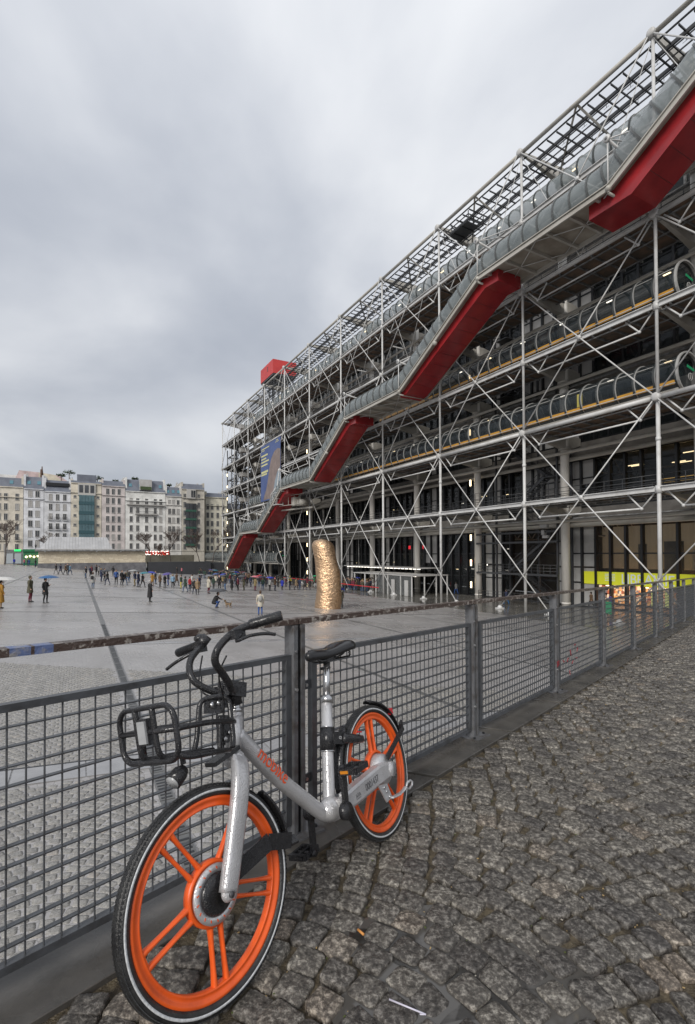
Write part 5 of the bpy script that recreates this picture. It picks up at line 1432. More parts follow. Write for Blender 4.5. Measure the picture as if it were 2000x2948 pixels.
def house(name, label, w0, w1, ze, zt, wall, cols, floors, ww=.95, wh=1.9, roof='mansard', fl0=1.6, dz=3.0, skyl=0, balc=(), blindp=.15, e0=EB, cat='house', wallcol2=None, cornice=True, strip=None, dark_ground=True):
    r = empty(name, FM @ T((-e0, (w0+w1)/2, GZ+4-GZ+1.6-3.85))); I = T(-Vector((-e0, (w0+w1)/2, 1.75)))
    tag(r, label, cat, 'old houses across the far end of the piazza')
    def hp(b, nm, m, par=None): return b.build(nm, m, par or r, I if par is None else None)
    Z = lambda z: z-GZ
    X0 = -e0
    b = MB(); b.span((X0-SH, w0+.02, 1.75), (X0, w1-.02, Z(ze))); hp(b, 'wall', wall)
    # mansard roof
    b = MB(); h = zt-ze
    b.prism([(X0, Z(ze)), (X0-h*.42, Z(zt)), (X0-SH+2, Z(zt)), (X0-SH, Z(ze))], lambda q: Vector((q[0], w0+.02, q[1])), lambda q: Vector((q[0], w1-.02, q[1])))
    rf = hp(b, 'roof', M_['zinc'])
    for y in (w0+.25, w1-.25):
        b = MB(); b.span((X0-SH*.6, y-.28, Z(ze)-.5), (X0-.4, y+.28, Z(zt)+.5)); hp(b, 'party_wall', wall)
    for q in range(2):
        b = MB(); yy = rnd.choice((w0+.3, w1-.3)); xx = X0-5-rnd.uniform(0, 6); b.span((xx-1.2, yy-.35, Z(zt)), (xx, yy+.35, Z(zt)+rnd.uniform(.9,1.5)))
        for k in range(3): b.cyl((xx-.3-k*.35, yy, Z(zt)+1), (xx-.3-k*.35, yy, Z(zt)+1.8), .10, 6)
        hp(b, 'chimney', M_['panel'])
    if skyl:
        for q in range(skyl):
            y = w0+(w1-w0)*(q+.5)/skyl; b = MB(); b.box((X0-h*.20, y, Z(ze)+h*.52), (.12,.9,1.15), Matrix.Rotation(-math.atan(.42), 3, 'Y')); hp(b, 'skylight', M_['skylight'])
    if cornice:
        for zc in (ze-.15, ze-3.1, 1.2):
            b = MB(); b.span((X0, w0+.02, Z(zc)), (X0+(.35 if zc > 1.5 else .2), w1-.02, Z(zc)+.22)); hp(b, 'cornice', wall)
    for f in range(floors):
        z = fl0+dz*f
        if z+wh > ze: break
        for c in cols:
            y = w0+(w1-w0)*c; bl = rnd.random() < blindp
            key = (ww, wh, bl)
            if key not in wcache: wcache[key] = wmesh(ww, wh, bl)
            place('window', wcache[key], r, I @ T((X0+.01, y, Z(z))))
            if f in balc:
                b = MB(); b.span((X0, y-ww/2-.25, Z(z)-.22), (X0+.55, y+ww/2+.25, Z(z)-.10), 0)
                for k in range(9): yy = y-ww/2-.22+(ww+.44)*k/8; b.span((X0+.48, yy-.02, Z(z)-.1), (X0+.52, yy+.02, Z(z)+.8), 1)
                b.span((X0+.46, y-ww/2-.25, Z(z)+.78), (X0+.54, y+ww/2+.25, Z(z)+.84), 1); hp(b, 'balcony', [wall, M_['balcony']])
    return r, I, hp
wall = lambda nm, c, c2=None: mat(nm, tuple(min(x*1.62,.80) for x in c), .8, col2=c2 or tuple(x*.80 for x in c), scale=.45, lo=.3, hi=.8)
Zf = lambda z: z-GZ
house('house', 'cream stone house at the far left edge with grey slate roof', -65, -52.9, 20.3, 23.2, wall('cream_wall', (.44,.405,.345)), (.06,.2,.35,.5,.64,.87), 6, balc=(1,), skyl=2, fl0=1.5)
# big pale gable and pink roof rising behind it
b = MB(); x = -EB-20
b.prism([(-66,18),(-62,26.6),(-49,26.6),(-46,23),(-46,18)], lambda q: Vector((x, q[0], Zf(q[1]))), lambda q: Vector((x-14, q[0], Zf(q[1]))), 0)
b.prism([(-58.4,20),(-55.5,27.9),(-50,27.6),(-44,26.9),(-40,24),(-38,22)], lambda q: Vector((x+3, q[0], Zf(q[1]))), lambda q: Vector((x-10, q[0], Zf(q[1]))), 1)
b.prism([(-50,20),(-50,27.5),(-45.6,27.0),(-41.6,24.0),(-41,20)], lambda q: Vector((x+3.3, q[0], Zf(q[1]))), lambda q: Vector((x+3.02, q[0], Zf(q[1]))), 2)
o = b.build('rear_building', [wall('pale_gable', (.46,.46,.45)), wall('pinkish_roof', (.40,.31,.30)), wall('buff_gable', (.42,.38,.30))], None, FM); tag(o, 'large pale gable and pinkish roof rising behind the left houses', 'building')
b = MB(); x = -EB-10; y = -48.7; b.bar((x,y,Zf(22)), (x,y,Zf(25.6)), .9, 1.1); b.tube([(x,y,Zf(25.6)), (x,y,Zf(28.6))], [.40,.12], 6); b.tube([(x,y-.3,Zf(24)),(x,y-.3,Zf(27.6))], .2, 5)
o = b.build('chimney_stack', wall('dark_chimney', (.09,.055,.04)), None, FM); tag(o, 'dark pointed chimney stack above the lavender grey house', 'chimney')
house('house', 'narrow lavender grey house with tall plain roof and two window columns', -52.85, -47.65, 20.0, 23.9, wall('lavender_wall', (.455,.46,.48)), (.33,.68), 6, fl0=2.6, skyl=2, blindp=.5, ww=1.15)
r, I, hp = house('house', 'pale blue grey house with three window columns and small balconies', -47.6, -40.5, 19.5, 23.2, wall('pale_blue_wall', (.445,.45,.465)), (.24,.5,.77), 6, fl0=1.9, balc=(1,2,3), blindp=.1)
b = MB(); b.span((-EB-.9,-47.2,Zf(21.3)), (-EB-.2,-40.8,Zf(22.3))); hp(b, 'roof_terrace', M_['black'])
r, I, hp = house('house', 'tall buff house with full-height teal glass bay in its middle', -40.5, -31.9, 22.6, 23.4, wall('buff_wall', (.43,.395,.33)), (.13,.88), 6, ww=.8, wh=.8, fl0=3.2, dz=2.95, blindp=.0)
M_['teal'] = mat('teal_panel', (.035,.085,.10), .3); M_['tealglass'] = mat('teal_window', (.05,.10,.12), .08, col2=(.10,.17,.19), scale=.3)
for f in range(5):
    z = 3.6+f*3.05
    b = MB(); b.span((-EB,-38.3,Zf(z)), (-EB+.9,-33.9,Zf(z)+1.0)); hp(b, 'bay_spandrel', M_['teal'])
    for q in range(5): b = MB(); b.span((-EB,-38.2+q*.86,Zf(z)+1.02), (-EB+.8,-38.2+q*.86+.80,Zf(z)+3.03)); hp(b, 'bay_pane', M_['tealglass'])
b = MB(); b.span((-EB-6,-38.8,Zf(22.6)), (-EB-.3,-33.4,Zf(25.4))); hp(b, 'roof_storey', M_['zinc'])
for q in range(3): b = MB(); b.span((-EB-.1,-38.2+q*1.55,Zf(19.6)), (-EB+.5,-37.1+q*1.55,Zf(22.0))); hp(b, 'top_window', M_['wpane'])
b = MB(); b.span((-EB,-38.6,Zf(18.8)), (-EB+.45,-33.6,Zf(22.4))); hp(b, 'top_bay', M_['wframe'])
house('house', 'dusty pink house with three columns of tall windows', -31.85, -25.0, 22.2, 24.0, wall('pink_wall', (.40,.365,.355)), (.25,.49,.74), 7, fl0=1.8, dz=2.95, balc=(), blindp=.08)
r, I, hp = house('house', 'broad white house with long balconies and slate attic windows', -24.9, -12.5, 20.9, 25.0, wall('white_wall', (.50,.50,.48)), (.14,.30,.52,.74,.88), 6, fl0=1.9, dz=2.98, skyl=4, balc=(), blindp=.1)
for z, ya, yb in ((16.4,-24.6,-12.8), (13.3,-22,-15)):
    b = MB(); b.span((-EB,ya,Zf(z)), (-EB+1.0,yb,Zf(z)+.2))
    b.span((-EB+.92,ya,Zf(z)+1.0), (-EB+1.0,yb,Zf(z)+1.08), 1)
    k = int((yb-ya)/.28)
    for q in range(k): b.span((-EB+.94,ya+q*.28,Zf(z)+.2), (-EB+.98,ya+q*.28+.06,Zf(z)+1.0), 1)
    hp(b, 'long_balcony', [M_['wframe'], M_['balcony']])
b = MB(); b.span((-EB-3,-20.6,Zf(21.4)), (-EB+.35,-16.8,Zf(25.0)),0); b.span((-EB+.3,-20.4,Zf(21.6)), (-EB+.8,-17,Zf(22.6)),1); hp(b, 'dormer', [M_['panel'], M_['plantgreen']])
house('house', 'small white house with three blue skylights in a grey roof', -12.45, -7.2, 19.9, 23.2, wall('soft_white_wall', (.46,.45,.43)), (.25,.5,.78), 6, fl0=1.8, skyl=3, balc=(2,))
r, I, hp = house('house', 'grey buff corner house with green glazed bay and chamfered end', -7.15, .6, 22.6, 24.6, wall('greybuff_wall', (.33,.31,.27)), (.13,.74), 7, fl0=1.8, dz=2.9)
M_['baygreen'] = mat('bay_green', (.04,.10,.075), .3)
for f in range(5):
    z = 3.0+f*2.95
    b = MB(); b.span((-EB,-5.9,Zf(z)), (-EB+.8,-2.3,Zf(z)+.7)); hp(b, 'bay_spandrel', M_['baygreen'])
    for q in range(3): b = MB(); b.span((-EB,-5.8+q*1.2,Zf(z)+.72), (-EB+.7,-5.8+q*1.2+1.1,Zf(z)+2.9)); hp(b, 'bay_pane', M_['wpane'])
b = MB(); b.span((-EB,-5.6,Zf(19.4)), (-EB+.7,-2.6,Zf(22.6))); hp(b, 'top_bay', M_['wframe'])
for q in range(2): b = MB(); b.span((-EB+.7,-4.1+q*.75,Zf(19.8)), (-EB+.76,-3.5+q*.75,Zf(22.2))); hp(b, 'top_window', M_['wpane'])
house('house', 'pale cream apartment building set back beside the museum end', 1.6, 9.5, 20.6, 22.2, wall('pale_cream_wall', (.44,.42,.35)), (.1,.3,.55,.8), 6, fl0=1.2, e0=EB+3)
house('house', 'cream building in the gap behind the museum corner', 9.8, 24, 17.5, 19.5, wall('far_cream_wall', (.38,.36,.31)), (.1,.25,.4,.55,.7,.85), 6, fl0=1.2, e0=EB+12)
house('house', 'plain grey house beyond the left edge of the photo', -80, -65.2, 19.5, 22.5, wall('plain_grey_wall', (.36,.35,.33)), (.1,.3,.5,.7,.9), 6, fl0=1.5)
# roof shrubs
for (y, z, s_) in ((-43.2,25.4,1.5), (-41.0,26.4,1.8), (-32.9,25.2,1.9), (-27.5,24.6,1.1), (-21.5,25.8,1.2), (-10.5,24.3,1.0)):
    b = MB(); c = Vector((-EB-5, y, Zf(z)))
    rr = random.Random(int(y*10))
    for k in range(170):
        d = Vector((rr.gauss(0,1), rr.gauss(0,1), rr.gauss(0,.5))); d = d.normalized()*s_*rr.uniform(.4,1.0); d.z *= .55
        p = c+d; a = Vector((rr.gauss(0,1), rr.gauss(0,1), rr.gauss(0,1))).normalized(); q_ = a.cross(Vector((0,0,1))).normalized()
        sz = .22; b.add([p-a*sz, p+q_*sz, p+a*sz, p-q_*sz], [(0,1,2,3)])
    b.tube([c-Vector((0,0,2.2)), c], .12, 5, 1)
    o = b.build('roof_shrub', [M_['plantgreen'], M_['rust']], None, FM)
    tag(o, 'clipped green shrub on the roof terrace %s' % {-43.2:'left of the teal glass house, the smaller one',-41.0:'just left of the teal glass house',-32.9:'at the right corner of the teal glass house',-27.5:'of the dusty pink house',-21.5:'of the broad white house',-10.5:'of the small white house'}[y], 'shrub', 'shrubs on the roof terraces')

# street-level shops
b = MB(); b.span((-150,-57,Zf(-2.6)), (-153,-48.4,Zf(1.6)), 0)
for q in range(4): b.span((-149.9,-56.5+q*2,Zf(-2.4)), (-149.95,-54.9+q*2,Zf(.5)), 1)
b.span((-149.8,-54.6,Zf(1.15)), (-149.9,-53.0,Zf(1.65)), 2)
o = b.build('shopfront', [M_['greysteel'], mat('shop_window_pale', (.30,.32,.33), .3, emis=(.7,.8,.9), estr=.08), M_['lampgreen']], None, FM); tag(o, 'grey corner shopfront with a lit green cross-street sign', 'shopfront')
b = MB(); b.span((-148,-52.3,Zf(-2.9)), (-151,-47.3,Zf(1.3)), 0); b.span((-147.4,-52.4,Zf(1.0)), (-148,-47.2,Zf(1.7)), 1); b.span((-147.9,-51.8,Zf(-2.4)), (-147.95,-47.7,Zf(.2)), 2)
for q in range(5): b.ball((-147.2,-51.5+q*.95,Zf(-.5+.2*(q % 2))), .28, 8, 6, mat=3)
b.span((-147.8,-52,Zf(.3)), (-147.9,-47.6,Zf(.9)), 1)
o = b.build('shopfront', [M_['green'], M_['green'], mat('shop_window_green', (.06,.14,.08), .3, emis=(.3,.8,.4), estr=.03), M_['lampwarm']], None, FM); tag(o, 'green shopfront with round warm lamps at the end of the stone wall', 'shopfront')
b = MB(); b.span((-148,-22.5,Zf(-2.5)), (-152,-12,Zf(.6)), 0); b.span((-147.2,-22.3,Zf(.3)), (-148,-12.3,Zf(.9)), 1)
rr = random.Random(2)
for q in range(34):
    b.ball((-147.0+rr.uniform(-.2,.2), -22.2+q*.29, Zf(.95+rr.uniform(-.1,.2))), .13, 6, 4, mat=2 if q % 3 else 3)
    b.ball((-146.9, -22.2+q*.29, Zf(.1+rr.uniform(-.3,.2))), .13, 6, 4, mat=3 if rr.random() < .7 else 4)
o = b.build('cafe_front', [mat('cafe_dark', (.05,.04,.035), .6), mat('cafe_awning', (.22,.02,.02), .6, emis=(.8,.05,.03), estr=.08), M_['lampwhite'], mat('lamp_scarlet', (.6,.05,.03), .5, emis=(1,.08,.05), estr=.9), M_['lampwhite']], None, FM); tag(o, 'red awning cafe front strung with small bright lamps', 'cafe')

M_['whiteroof'] = mat('white_roof_sheet', (.44,.44,.445), .45, col2=(.33,.33,.335), scale=.5)
# low stone studio wall with flat roof slab and white sloping roof behind
st = empty('studio_building', FM @ T((-110, -35, 1.6))); tag(st, 'low studio building with cream stone wall, dark plinth and white ribbed roof', 'building'); SI = T(-Vector((-110, -35, 1.6)))
def sp(b, nm, m): return b.build(nm, m, st, SI)
b = MB(); b.span((-118,-46.5,.9), (-110,-23.7,3.85)); sp(b, 'plinth', mat('dark_plinth', (.16,.16,.17), .6, col2=(.09,.09,.10), scale=1))
# coursed stone blocks
rr = random.Random(6)
b = MB()
z = 3.86; row = 0
while z < 6.55:
    h = .30; y = -46.4-(.5 if row % 2 else 0)
    while y < -23.8:
        w = rr.uniform(.7,1.3); y0 = max(y, -46.4); y1 = min(y+w, -23.8)
        if y1-y0 > .1: b.span((-112, y0+.015, z+.012), (-110.05+rr.uniform(-.03,.03), y1-.015, z+h-.012), rr.randrange(3))
        y += w
    z += h; row += 1
tag(sp(b, 'stone_blocks', [mat('stone_block_a', (.60,.53,.40), .8, col2=(.50,.43,.32), scale=1.5), mat('stone_block_b', (.64,.57,.44), .8), mat('stone_block_c', (.54,.47,.36), .8)]), kind='stuff')
b = MB(); b.span((-118,-46.4,3.85), (-110.2,-23.8,6.6)); sp(b, 'wall_core', mat('mortar', (.25,.22,.18), .9))
b = MB(); b.span((-120,-47,6.62), (-109,-23.2,6.95)); sp(b, 'roof_slab', M_['greysteel'])
b = MB(); b.span((-120,-46.9,6.95), (-109.1,-23.3,7.15)); sp(b, 'roof_edge', M_['panel'])
for q in range(5):
    b = MB(); b.ball((-109.2,-45+q*5.2,6.5), .16, 8, 5); sp(b, 'soffit_lamp', M_['panel'])
b = MB(); yl, yr = -46.5, -31.0
b.prism([(-114,7.15),(-119,10.2),(-126,7.15)], lambda q: Vector((q[0], yl-(0 if q[1] < 8 else -2), q[1])), lambda q: Vector((q[0], yr-(0 if q[1] < 8 else 1.0), q[1]))); sp(b, 'sloping_roof', M_['whiteroof'])
for q in range(24):
    y = yl+1.2+q*.62; b = MB(); b.bar((-114,y,7.2), (-118.9,y,10.22), .05, .06); sp(b, 'roof_rib', M_['wframe'])
b = MB(); b.span((-112,-23.2,.6), (-109,-8,3.9)); b.span((-113,-8,.4), (-110,-3.5,3.6))
o = b.build('dark_wall', mat('anthracite_wall', (.035,.037,.043), .6, col2=(.028,.03,.034), scale=.6), None, FM); tag(o, 'long dark grey wall right of the stone studio building', 'wall')
b = MB(); b.bar((-112,-8.5,3.8), (-110,-3.0,.6), .7, .25); o = b.build('ramp_rail', M_['stonework'], None, FM); tag(o, 'sloping buff stair balustrade behind the dark grey wall', 'balustrade')
b = MB(); b.span((-140,-23,3.0), (-143,-6,5.6)); o = b.build('garden_wall', mat('olive_garden_wall', (.11,.10,.075), .8, col2=(.16,.15,.12), scale=.3), None, FM); tag(o, 'low mottled garden wall behind the dark grey wall', 'wall')

# street lamp near the green shop
b = MB(); b.tube([(-120,-47.5,2.5),(-120,-47.5,7.6)], .06, 6); b.tube([(-120,-47.5,7.6),(-120,-47.5,8.1),(-120,-47.5,8.5)], [.12,.22,.04], 8)
tag(b.build('street_lamp', M_['black'], None, FM), 'old style black street lamp in front of the green shop', 'lamp')

# ------------------------------------------------------------------ bare winter trees
M_['bark'] = mat('bare_bark', (.065,.050,.042), .8, col2=(.10,.08,.07), scale=3)
M_['twig'] = mat('reddish_twigs', (.105,.078,.066), .8)
def bare_tree(loc, h, seed, label, spread=.55, leafy=0, cat='tree', mats=None):
    rr = random.Random(seed)
    r = empty('bare_tree', FM @ T(loc)); tag(r, label, cat, 'bare winter trees beside the piazza')
    tr = MB(); tw = MB()
    def grow(p, d, L, rad, lvl):
        n = 3; pts = [p]; q = p
        for i in range(n):
            d = (d+Vector((rr.gauss(0,.12), rr.gauss(0,.12), rr.gauss(0,.06)))).normalized(); q = q+d*L/n; pts.append(q)
        (tr if lvl < 2 else tw).tube(pts, [rad*(1-.4*i/n) for i in range(n+1)], 5 if lvl < 2 else 3, caps=False)
        if lvl < 6:
            kk = (4, 3, 3, 3, 3, 3)[lvl]
            for i in range(kk):
                a = rr.uniform(0, 2*math.pi); sp_ = spread*rr.uniform(.6,1.2)
                nd = (d+Vector((math.cos(a)*sp_, math.sin(a)*sp_, rr.uniform(-.1,.25)))).normalized()
                grow(pts[rr.choice((2,3,3)) if lvl else 3], nd, L*rr.uniform(.55,.76), max(rad*.58, .026), lvl+1)
    grow(Vector((0,0,0)), Vector((0,0,1)), h*.32, h*.014, 0)
    tr.build('trunk', M_['bark'], r); tw.build('crown', M_['twig'], r)
    return r
# x = -e, y = w, base z local
for i, (e_, w_, zb, h, lab) in enumerate((
    (128,-54.6,3.0,14,'big dense bare tree at the left edge in front of the cream house'),
    (136,-44.5,2.6,11,'thin bare tree in front of the narrow lavender house'),
    (130,-41.0,2.6,9,'small bare tree behind the white ribbed roof'),
    (134,-19.8,2.8,12,'slender bare tree in front of the left half of the white house'),
    (132,-14.4,2.8,13,'tall thin bare tree between the white houses'),
    (130,-17.0,2.8,7,'low reddish bare tree above the right end of the stone wall'),
    (132,-5.8,2.6,12,'bare tree in front of the green glazed bay'),
    (130,-2.6,2.6,13,'bare tree just right of the green glazed bay'),
    (134,.9,2.6,14,'bare tree in front of the pale cream building'),
    (131,4.2,2.6,13,'bare tree closest to the left end of the museum'))):
    bare_tree((-e_, w_, zb), h, 100+i, lab, .5 if i else .6)

# ------------------------------------------------------------------ golden sculpture: plain rounded leaning column
def mat_gold():
    m, t, b = base_mat('polished_bronze')
    b.inputs['Metallic'].default_value = 1.0; b.inputs['Base Color'].default_value = (.62,.42,.26,1); b.inputs['Roughness'].default_value = .34
    tc = N(t, 'ShaderNodeTexCoord'); mp_ = N(t, 'ShaderNodeMapping'); mp_.inputs['Scale'].default_value = (1,1,2.6); mp_.inputs['Rotation'].default_value = (.5,.3,0)
    n = N(t, 'ShaderNodeTexNoise'); n.inputs['Scale'].default_value = 2.6; n.inputs['Detail'].default_value = 5; n.inputs['Distortion'].default_value = .8
    t.links.new(tc.outputs['Object'], mp_.inputs[0]); t.links.new(mp_.outputs[0], n.inputs['Vector'])
    bp = N(t, 'ShaderNodeBump'); bp.inputs['Strength'].default_value = .85; bp.inputs['Distance'].default_value = .14
    t.links.new(n.outputs['Fac'], bp.inputs['Height']); t.links.new(bp.outputs[0], b.inputs['Normal'])
    return m
sx_, sy_ = -1.74, 42.6
sz = zp(sx_, sy_)
b = MB(); H = 6.0; vs = []; K = 40; Rn = 44
rr = random.Random(12)
for i in range(Rn+1):
    t = i/Rn; z = H*t
    rad = 1.14*(1-.20*t) if t < .86 else 1.14*(1-.20*.86)*math.sqrt(max(0, 1-((t-.86)/.14)**2.6))
    rad = max(rad, .02); lean = -.55*t**2.3+.16*math.sin(math.pi*t)
    for j in range(K):
        a = 2*math.pi*j/K
        w_ = 1+.010*math.sin(z*9+3*math.cos(a))*(1.2-t)+.035*math.sin(3*a+z*1.1)+.02*math.sin(z*2.6+a*2)
        vs.append((lean+rad*w_*math.cos(a), .9*rad*w_*math.sin(a), z))
b.add(vs, [(i*K+j, i*K+(j+1) % K, (i+1)*K+(j+1) % K, (i+1)*K+j) for i in range(Rn) for j in range(K)]+[tuple(Rn*K+j for j in range(K))], 0, True)
o = b.build('sculpture', mat_gold(), None, T((sx_, sy_, sz-.02))); tag(o, 'tall golden bronze sculpture, a rippled rounded column standing on the piazza', 'sculpture')
# ------------------------------------------------------------------ people
def person_proto(pose='stand', coat='jacket', seed=0, umb=False):
    """one continuous body; faces +x, feet at z 0, 1.72 m tall; materials 0 skin 1 hair 2 coat 3 legs 4 shoes"""
    rr = random.Random(seed); b = MB()
    def limb(pts, rs, n=9): b.tube(pts, rs, n, smooth=True)
    crouch = pose == 'crouch'
    if pose == 'walk': fl, fr_ = (.24, .13), (-.26, .10)
    else: fl, fr_ = (.03, .11), (-.03, .11)
    if crouch:
        hip = .34
        for s_ in (-1, 1):
            limb([V(-.10,s_*.09,hip), V(.26,s_*.13,.46), V(.06,s_*.12,.10)], [.095,.070,.045]); limb([V(.02,s_*.12,.05), V(.20,s_*.13,.035)], [.05,.035], 8)
        limb([V(-.14,0,.28), V(-.10,0,.42), V(.06,0,.72), V(.12,0,.86)], [.17,.185,.19,.12], 12)
        head = V(.20,0,1.03); limb([V(.12,0,.84), V(.18,0,.96)], [.06,.055])
        limb([V(.10,.17,.80), V(.30,.18,.64), V(.52,.10,.62)], [.06,.048,.034]); limb([V(.10,-.17,.80), V(.26,-.22,.70), V(.20,-.16,.92)], [.06,.048,.034])
        b.ball(V(.55,.09,.62), .042, 8, 6)
    else:
        for s_, (fx, fy) in ((1, fl), (-1, fr_)):
            kn = V(fx*.62+.045, s_*fy*.92, .49)
            limb([V(0,s_*.085,.90), V(fx*.35+.02,s_*.095,.70), kn, V(fx*.9,s_*fy,.28), V(fx,s_*fy,.09)], [.100,.086,.060,.056,.040])
            limb([V(fx-.05,s_*fy,.045), V(fx+.06,s_*fy,.045), V(fx+.17,s_*(fy+.02),.030)], [.045,.045,.028], 8)
        limb([V(0,0,.86), V(0,0,.96), V(.005,0,1.12), V(.01,0,1.30), V(0,0,1.41), V(0,0,1.46)], [.150,.155,.145,.175,.150,.07], 14)
        for s_ in (-1, 1): b.ball(V(0,s_*.15,1.385), .078, 10, 6)
        limb([V(0,0,1.43), V(.01,0,1.53)], [.058,.052])
        head = V(.02,0,1.615)
        hem = {'jacket': .84, 'coat': .62, 'long': .36, 'skirt': .50}[coat]
        limb([V(0,0,1.0), V(-.005,0,.86), V(0,0,hem)], [.155,.172,.19 if coat != 'long' else .21], 14)
        if umb:
            limb([V(0,.18,1.38), V(.06,.24,1.14), V(.22,.15,1.24)], [.062,.050,.036]); b.ball(V(.25,.13,1.26), .045, 8, 6)
        elif pose == 'phone':
            limb([V(0,.18,1.38), V(.08,.22,1.16), V(.30,.08,1.30)], [.062,.050,.036]); b.ball(V(.33,.06,1.32), .042, 8, 6)
        else:
            sw = .22 if pose == 'walk' else .03
            limb([V(0,.19,1.38), V(-sw*.3-.02,.24,1.12), V(-sw+.06,.235,.90)], [.062,.052,.038]); b.ball(V(-sw+.07,.235,.84), .043, 8, 6)
        sw = .20 if pose == 'walk' else .02
        limb([V(0,-.19,1.38), V(sw*.3-.02,-.24,1.12), V(sw+.07,-.225,.90)], [.062,.052,.038]); b.ball(V(sw+.08,-.225,.84), .043, 8, 6)
    b.ball(head, .105, 14, 10, (.95,.78,1.12)); b.ball(head+V(.098,0,-.012), .020, 6, 5, (1,.8,1.3)); b.ball(head+V(.055,0,-.075), .045, 8, 6, (1,.8,.7))
    for s_ in (-1, 1): b.ball(head+V(0,s_*.083,-.005), .022, 6, 5, (.6,.5,1.2))
    b.ball(head+V(-.022,0,.028), .112, 14, 10, (.95,.86,1.10))       # hair mass
    me = b.mesh('tmp', []); ob = bpy.data.objects.new('tmp', me); COL.objects.link(ob)
    md = ob.modifiers.new('r', 'REMESH'); md.mode = 'VOXEL'; md.voxel_size = .020; md.use_smooth_shade = True
    sm = ob.modifiers.new('s', 'SMOOTH'); sm.factor = .5; sm.iterations = 2
    dc = ob.modifiers.new('d', 'DECIMATE'); dc.ratio = .55
    dg = bpy.context.evaluated_depsgraph_get(); out_ = bpy.data.meshes.new_from_object(ob.evaluated_get(dg)); bpy.data.objects.remove(ob)
    out_.name = 'person'
    mi = []
    for p in out_.polygons:
        c = p.center
        if crouch:
            m = 3
            if c.z > .93: m = 1 if (c-head).x < .03 and (c.z > head.z-.07) else 0
            elif c.x > .50 and c.z > .5: m = 0
            elif c.z > .52 or (c.x < .10 and c.z > .20 and abs(c.y) < .21): m = 2
            elif c.z < .085: m = 4
        else:
            hd = c-head; m = 3
            if c.z > 1.455 and abs(c.y) < .14:
                m = 0
                if hd.z > -.02-.6*0 and (hd.x < .045 or hd.z > .075): m = 1
                if hd.x < -.02 and hd.z > -.10: m = 1
                if c.z < 1.50: m = 2
            elif c.z > hem-.01 and not (c.z < hem+.02 and math.hypot(c.x, c.y) < .10): m = 2
            if c.z < .092: m = 4
            if abs(c.y) > .19 and c.z < .885 and coat in ('jacket','coat','long','skirt') and c.z > .76: m = 0
            if umb and (c-V(.25,.13,1.26)).length < .062: m = 0
            if pose == 'phone' and (c-V(.33,.06,1.32)).length < .062: m = 0
        mi.append(m)
    out_.materials.clear()
    for q in range(5): out_.materials.append(M_['black'])
    out_.polygons.foreach_set('material_index', mi); out_.polygons.foreach_set('use_smooth', [True]*len(mi))
    return out_
protos = {}
for key in (('stand','jacket',0),('stand','coat',0),('stand','long',0),('walk','jacket',0),('walk','coat',0),('stand','coat',1),('stand','jacket',1),('walk','jacket',1),('phone','long',0),('crouch','jacket',0),('stand','skirt',0),('stand','long',1)):
    protos[key] = person_proto(key[0], key[1], 1, bool(key[2]))
PALC = {'black':(.014,.014,.016),'dark grey':(.045,.046,.05),'grey':(.15,.15,.155),'pale grey':(.30,.30,.29),'white':(.62,.61,.58),'cream':(.50,.46,.38),'navy':(.018,.025,.06),'blue':(.03,.08,.26),'bright blue':(.006,.085,.24),
 'royal blue':(.015,.03,.35),'light blue':(.20,.33,.45),'teal':(.01,.16,.20),'olive':(.075,.068,.040),'brown':(.11,.065,.035),'tan':(.27,.19,.11),'mustard':(.34,.17,.02),'yellow':(.62,.52,.04),'red':(.42,.02,.03),'maroon':(.12,.015,.03),
 'pink':(.55,.16,.20),'purple':(.07,.05,.22),'orange':(.55,.20,.03),'green':(.03,.13,.06),'dark green':(.02,.045,.03),'denim':(.05,.09,.17),'khaki':(.22,.17,.08),'peach':(.5,.3,.2),'bright green':(.05,.45,.20)}
cm_ = {}
def cloth(c):
    if c not in cm_: cm_[c] = mat('cloth_'+c.replace(' ', '_'), PALC[c], .75, col2=tuple(x*.75 for x in PALC[c]), scale=9)
    return cm_[c]
def umat(c):
    k = 'umbrella '+c
    if k not in cm_: cm_[k] = mat('umbrella_'+c.replace(' ', '_'), PALC[c], .35, col2=tuple(x*.85 for x in PALC[c]), scale=3)
    return cm_[k]
skin = [mat('skin_fair', (.52,.33,.25), .55), mat('skin_mid', (.36,.21,.14), .55), mat('skin_dark', (.13,.07,.045), .55)]
hair = {'dark':mat('hair_dark', (.02,.014,.01), .5), 'brown':mat('hair_brown', (.07,.035,.018), .5), 'fair':mat('hair_fair', (.26,.18,.09), .5), 'grey':mat('hair_grey', (.35,.34,.33), .6)}
shoes = mat('dark_shoes', (.02,.018,.016), .4)
umesh = None
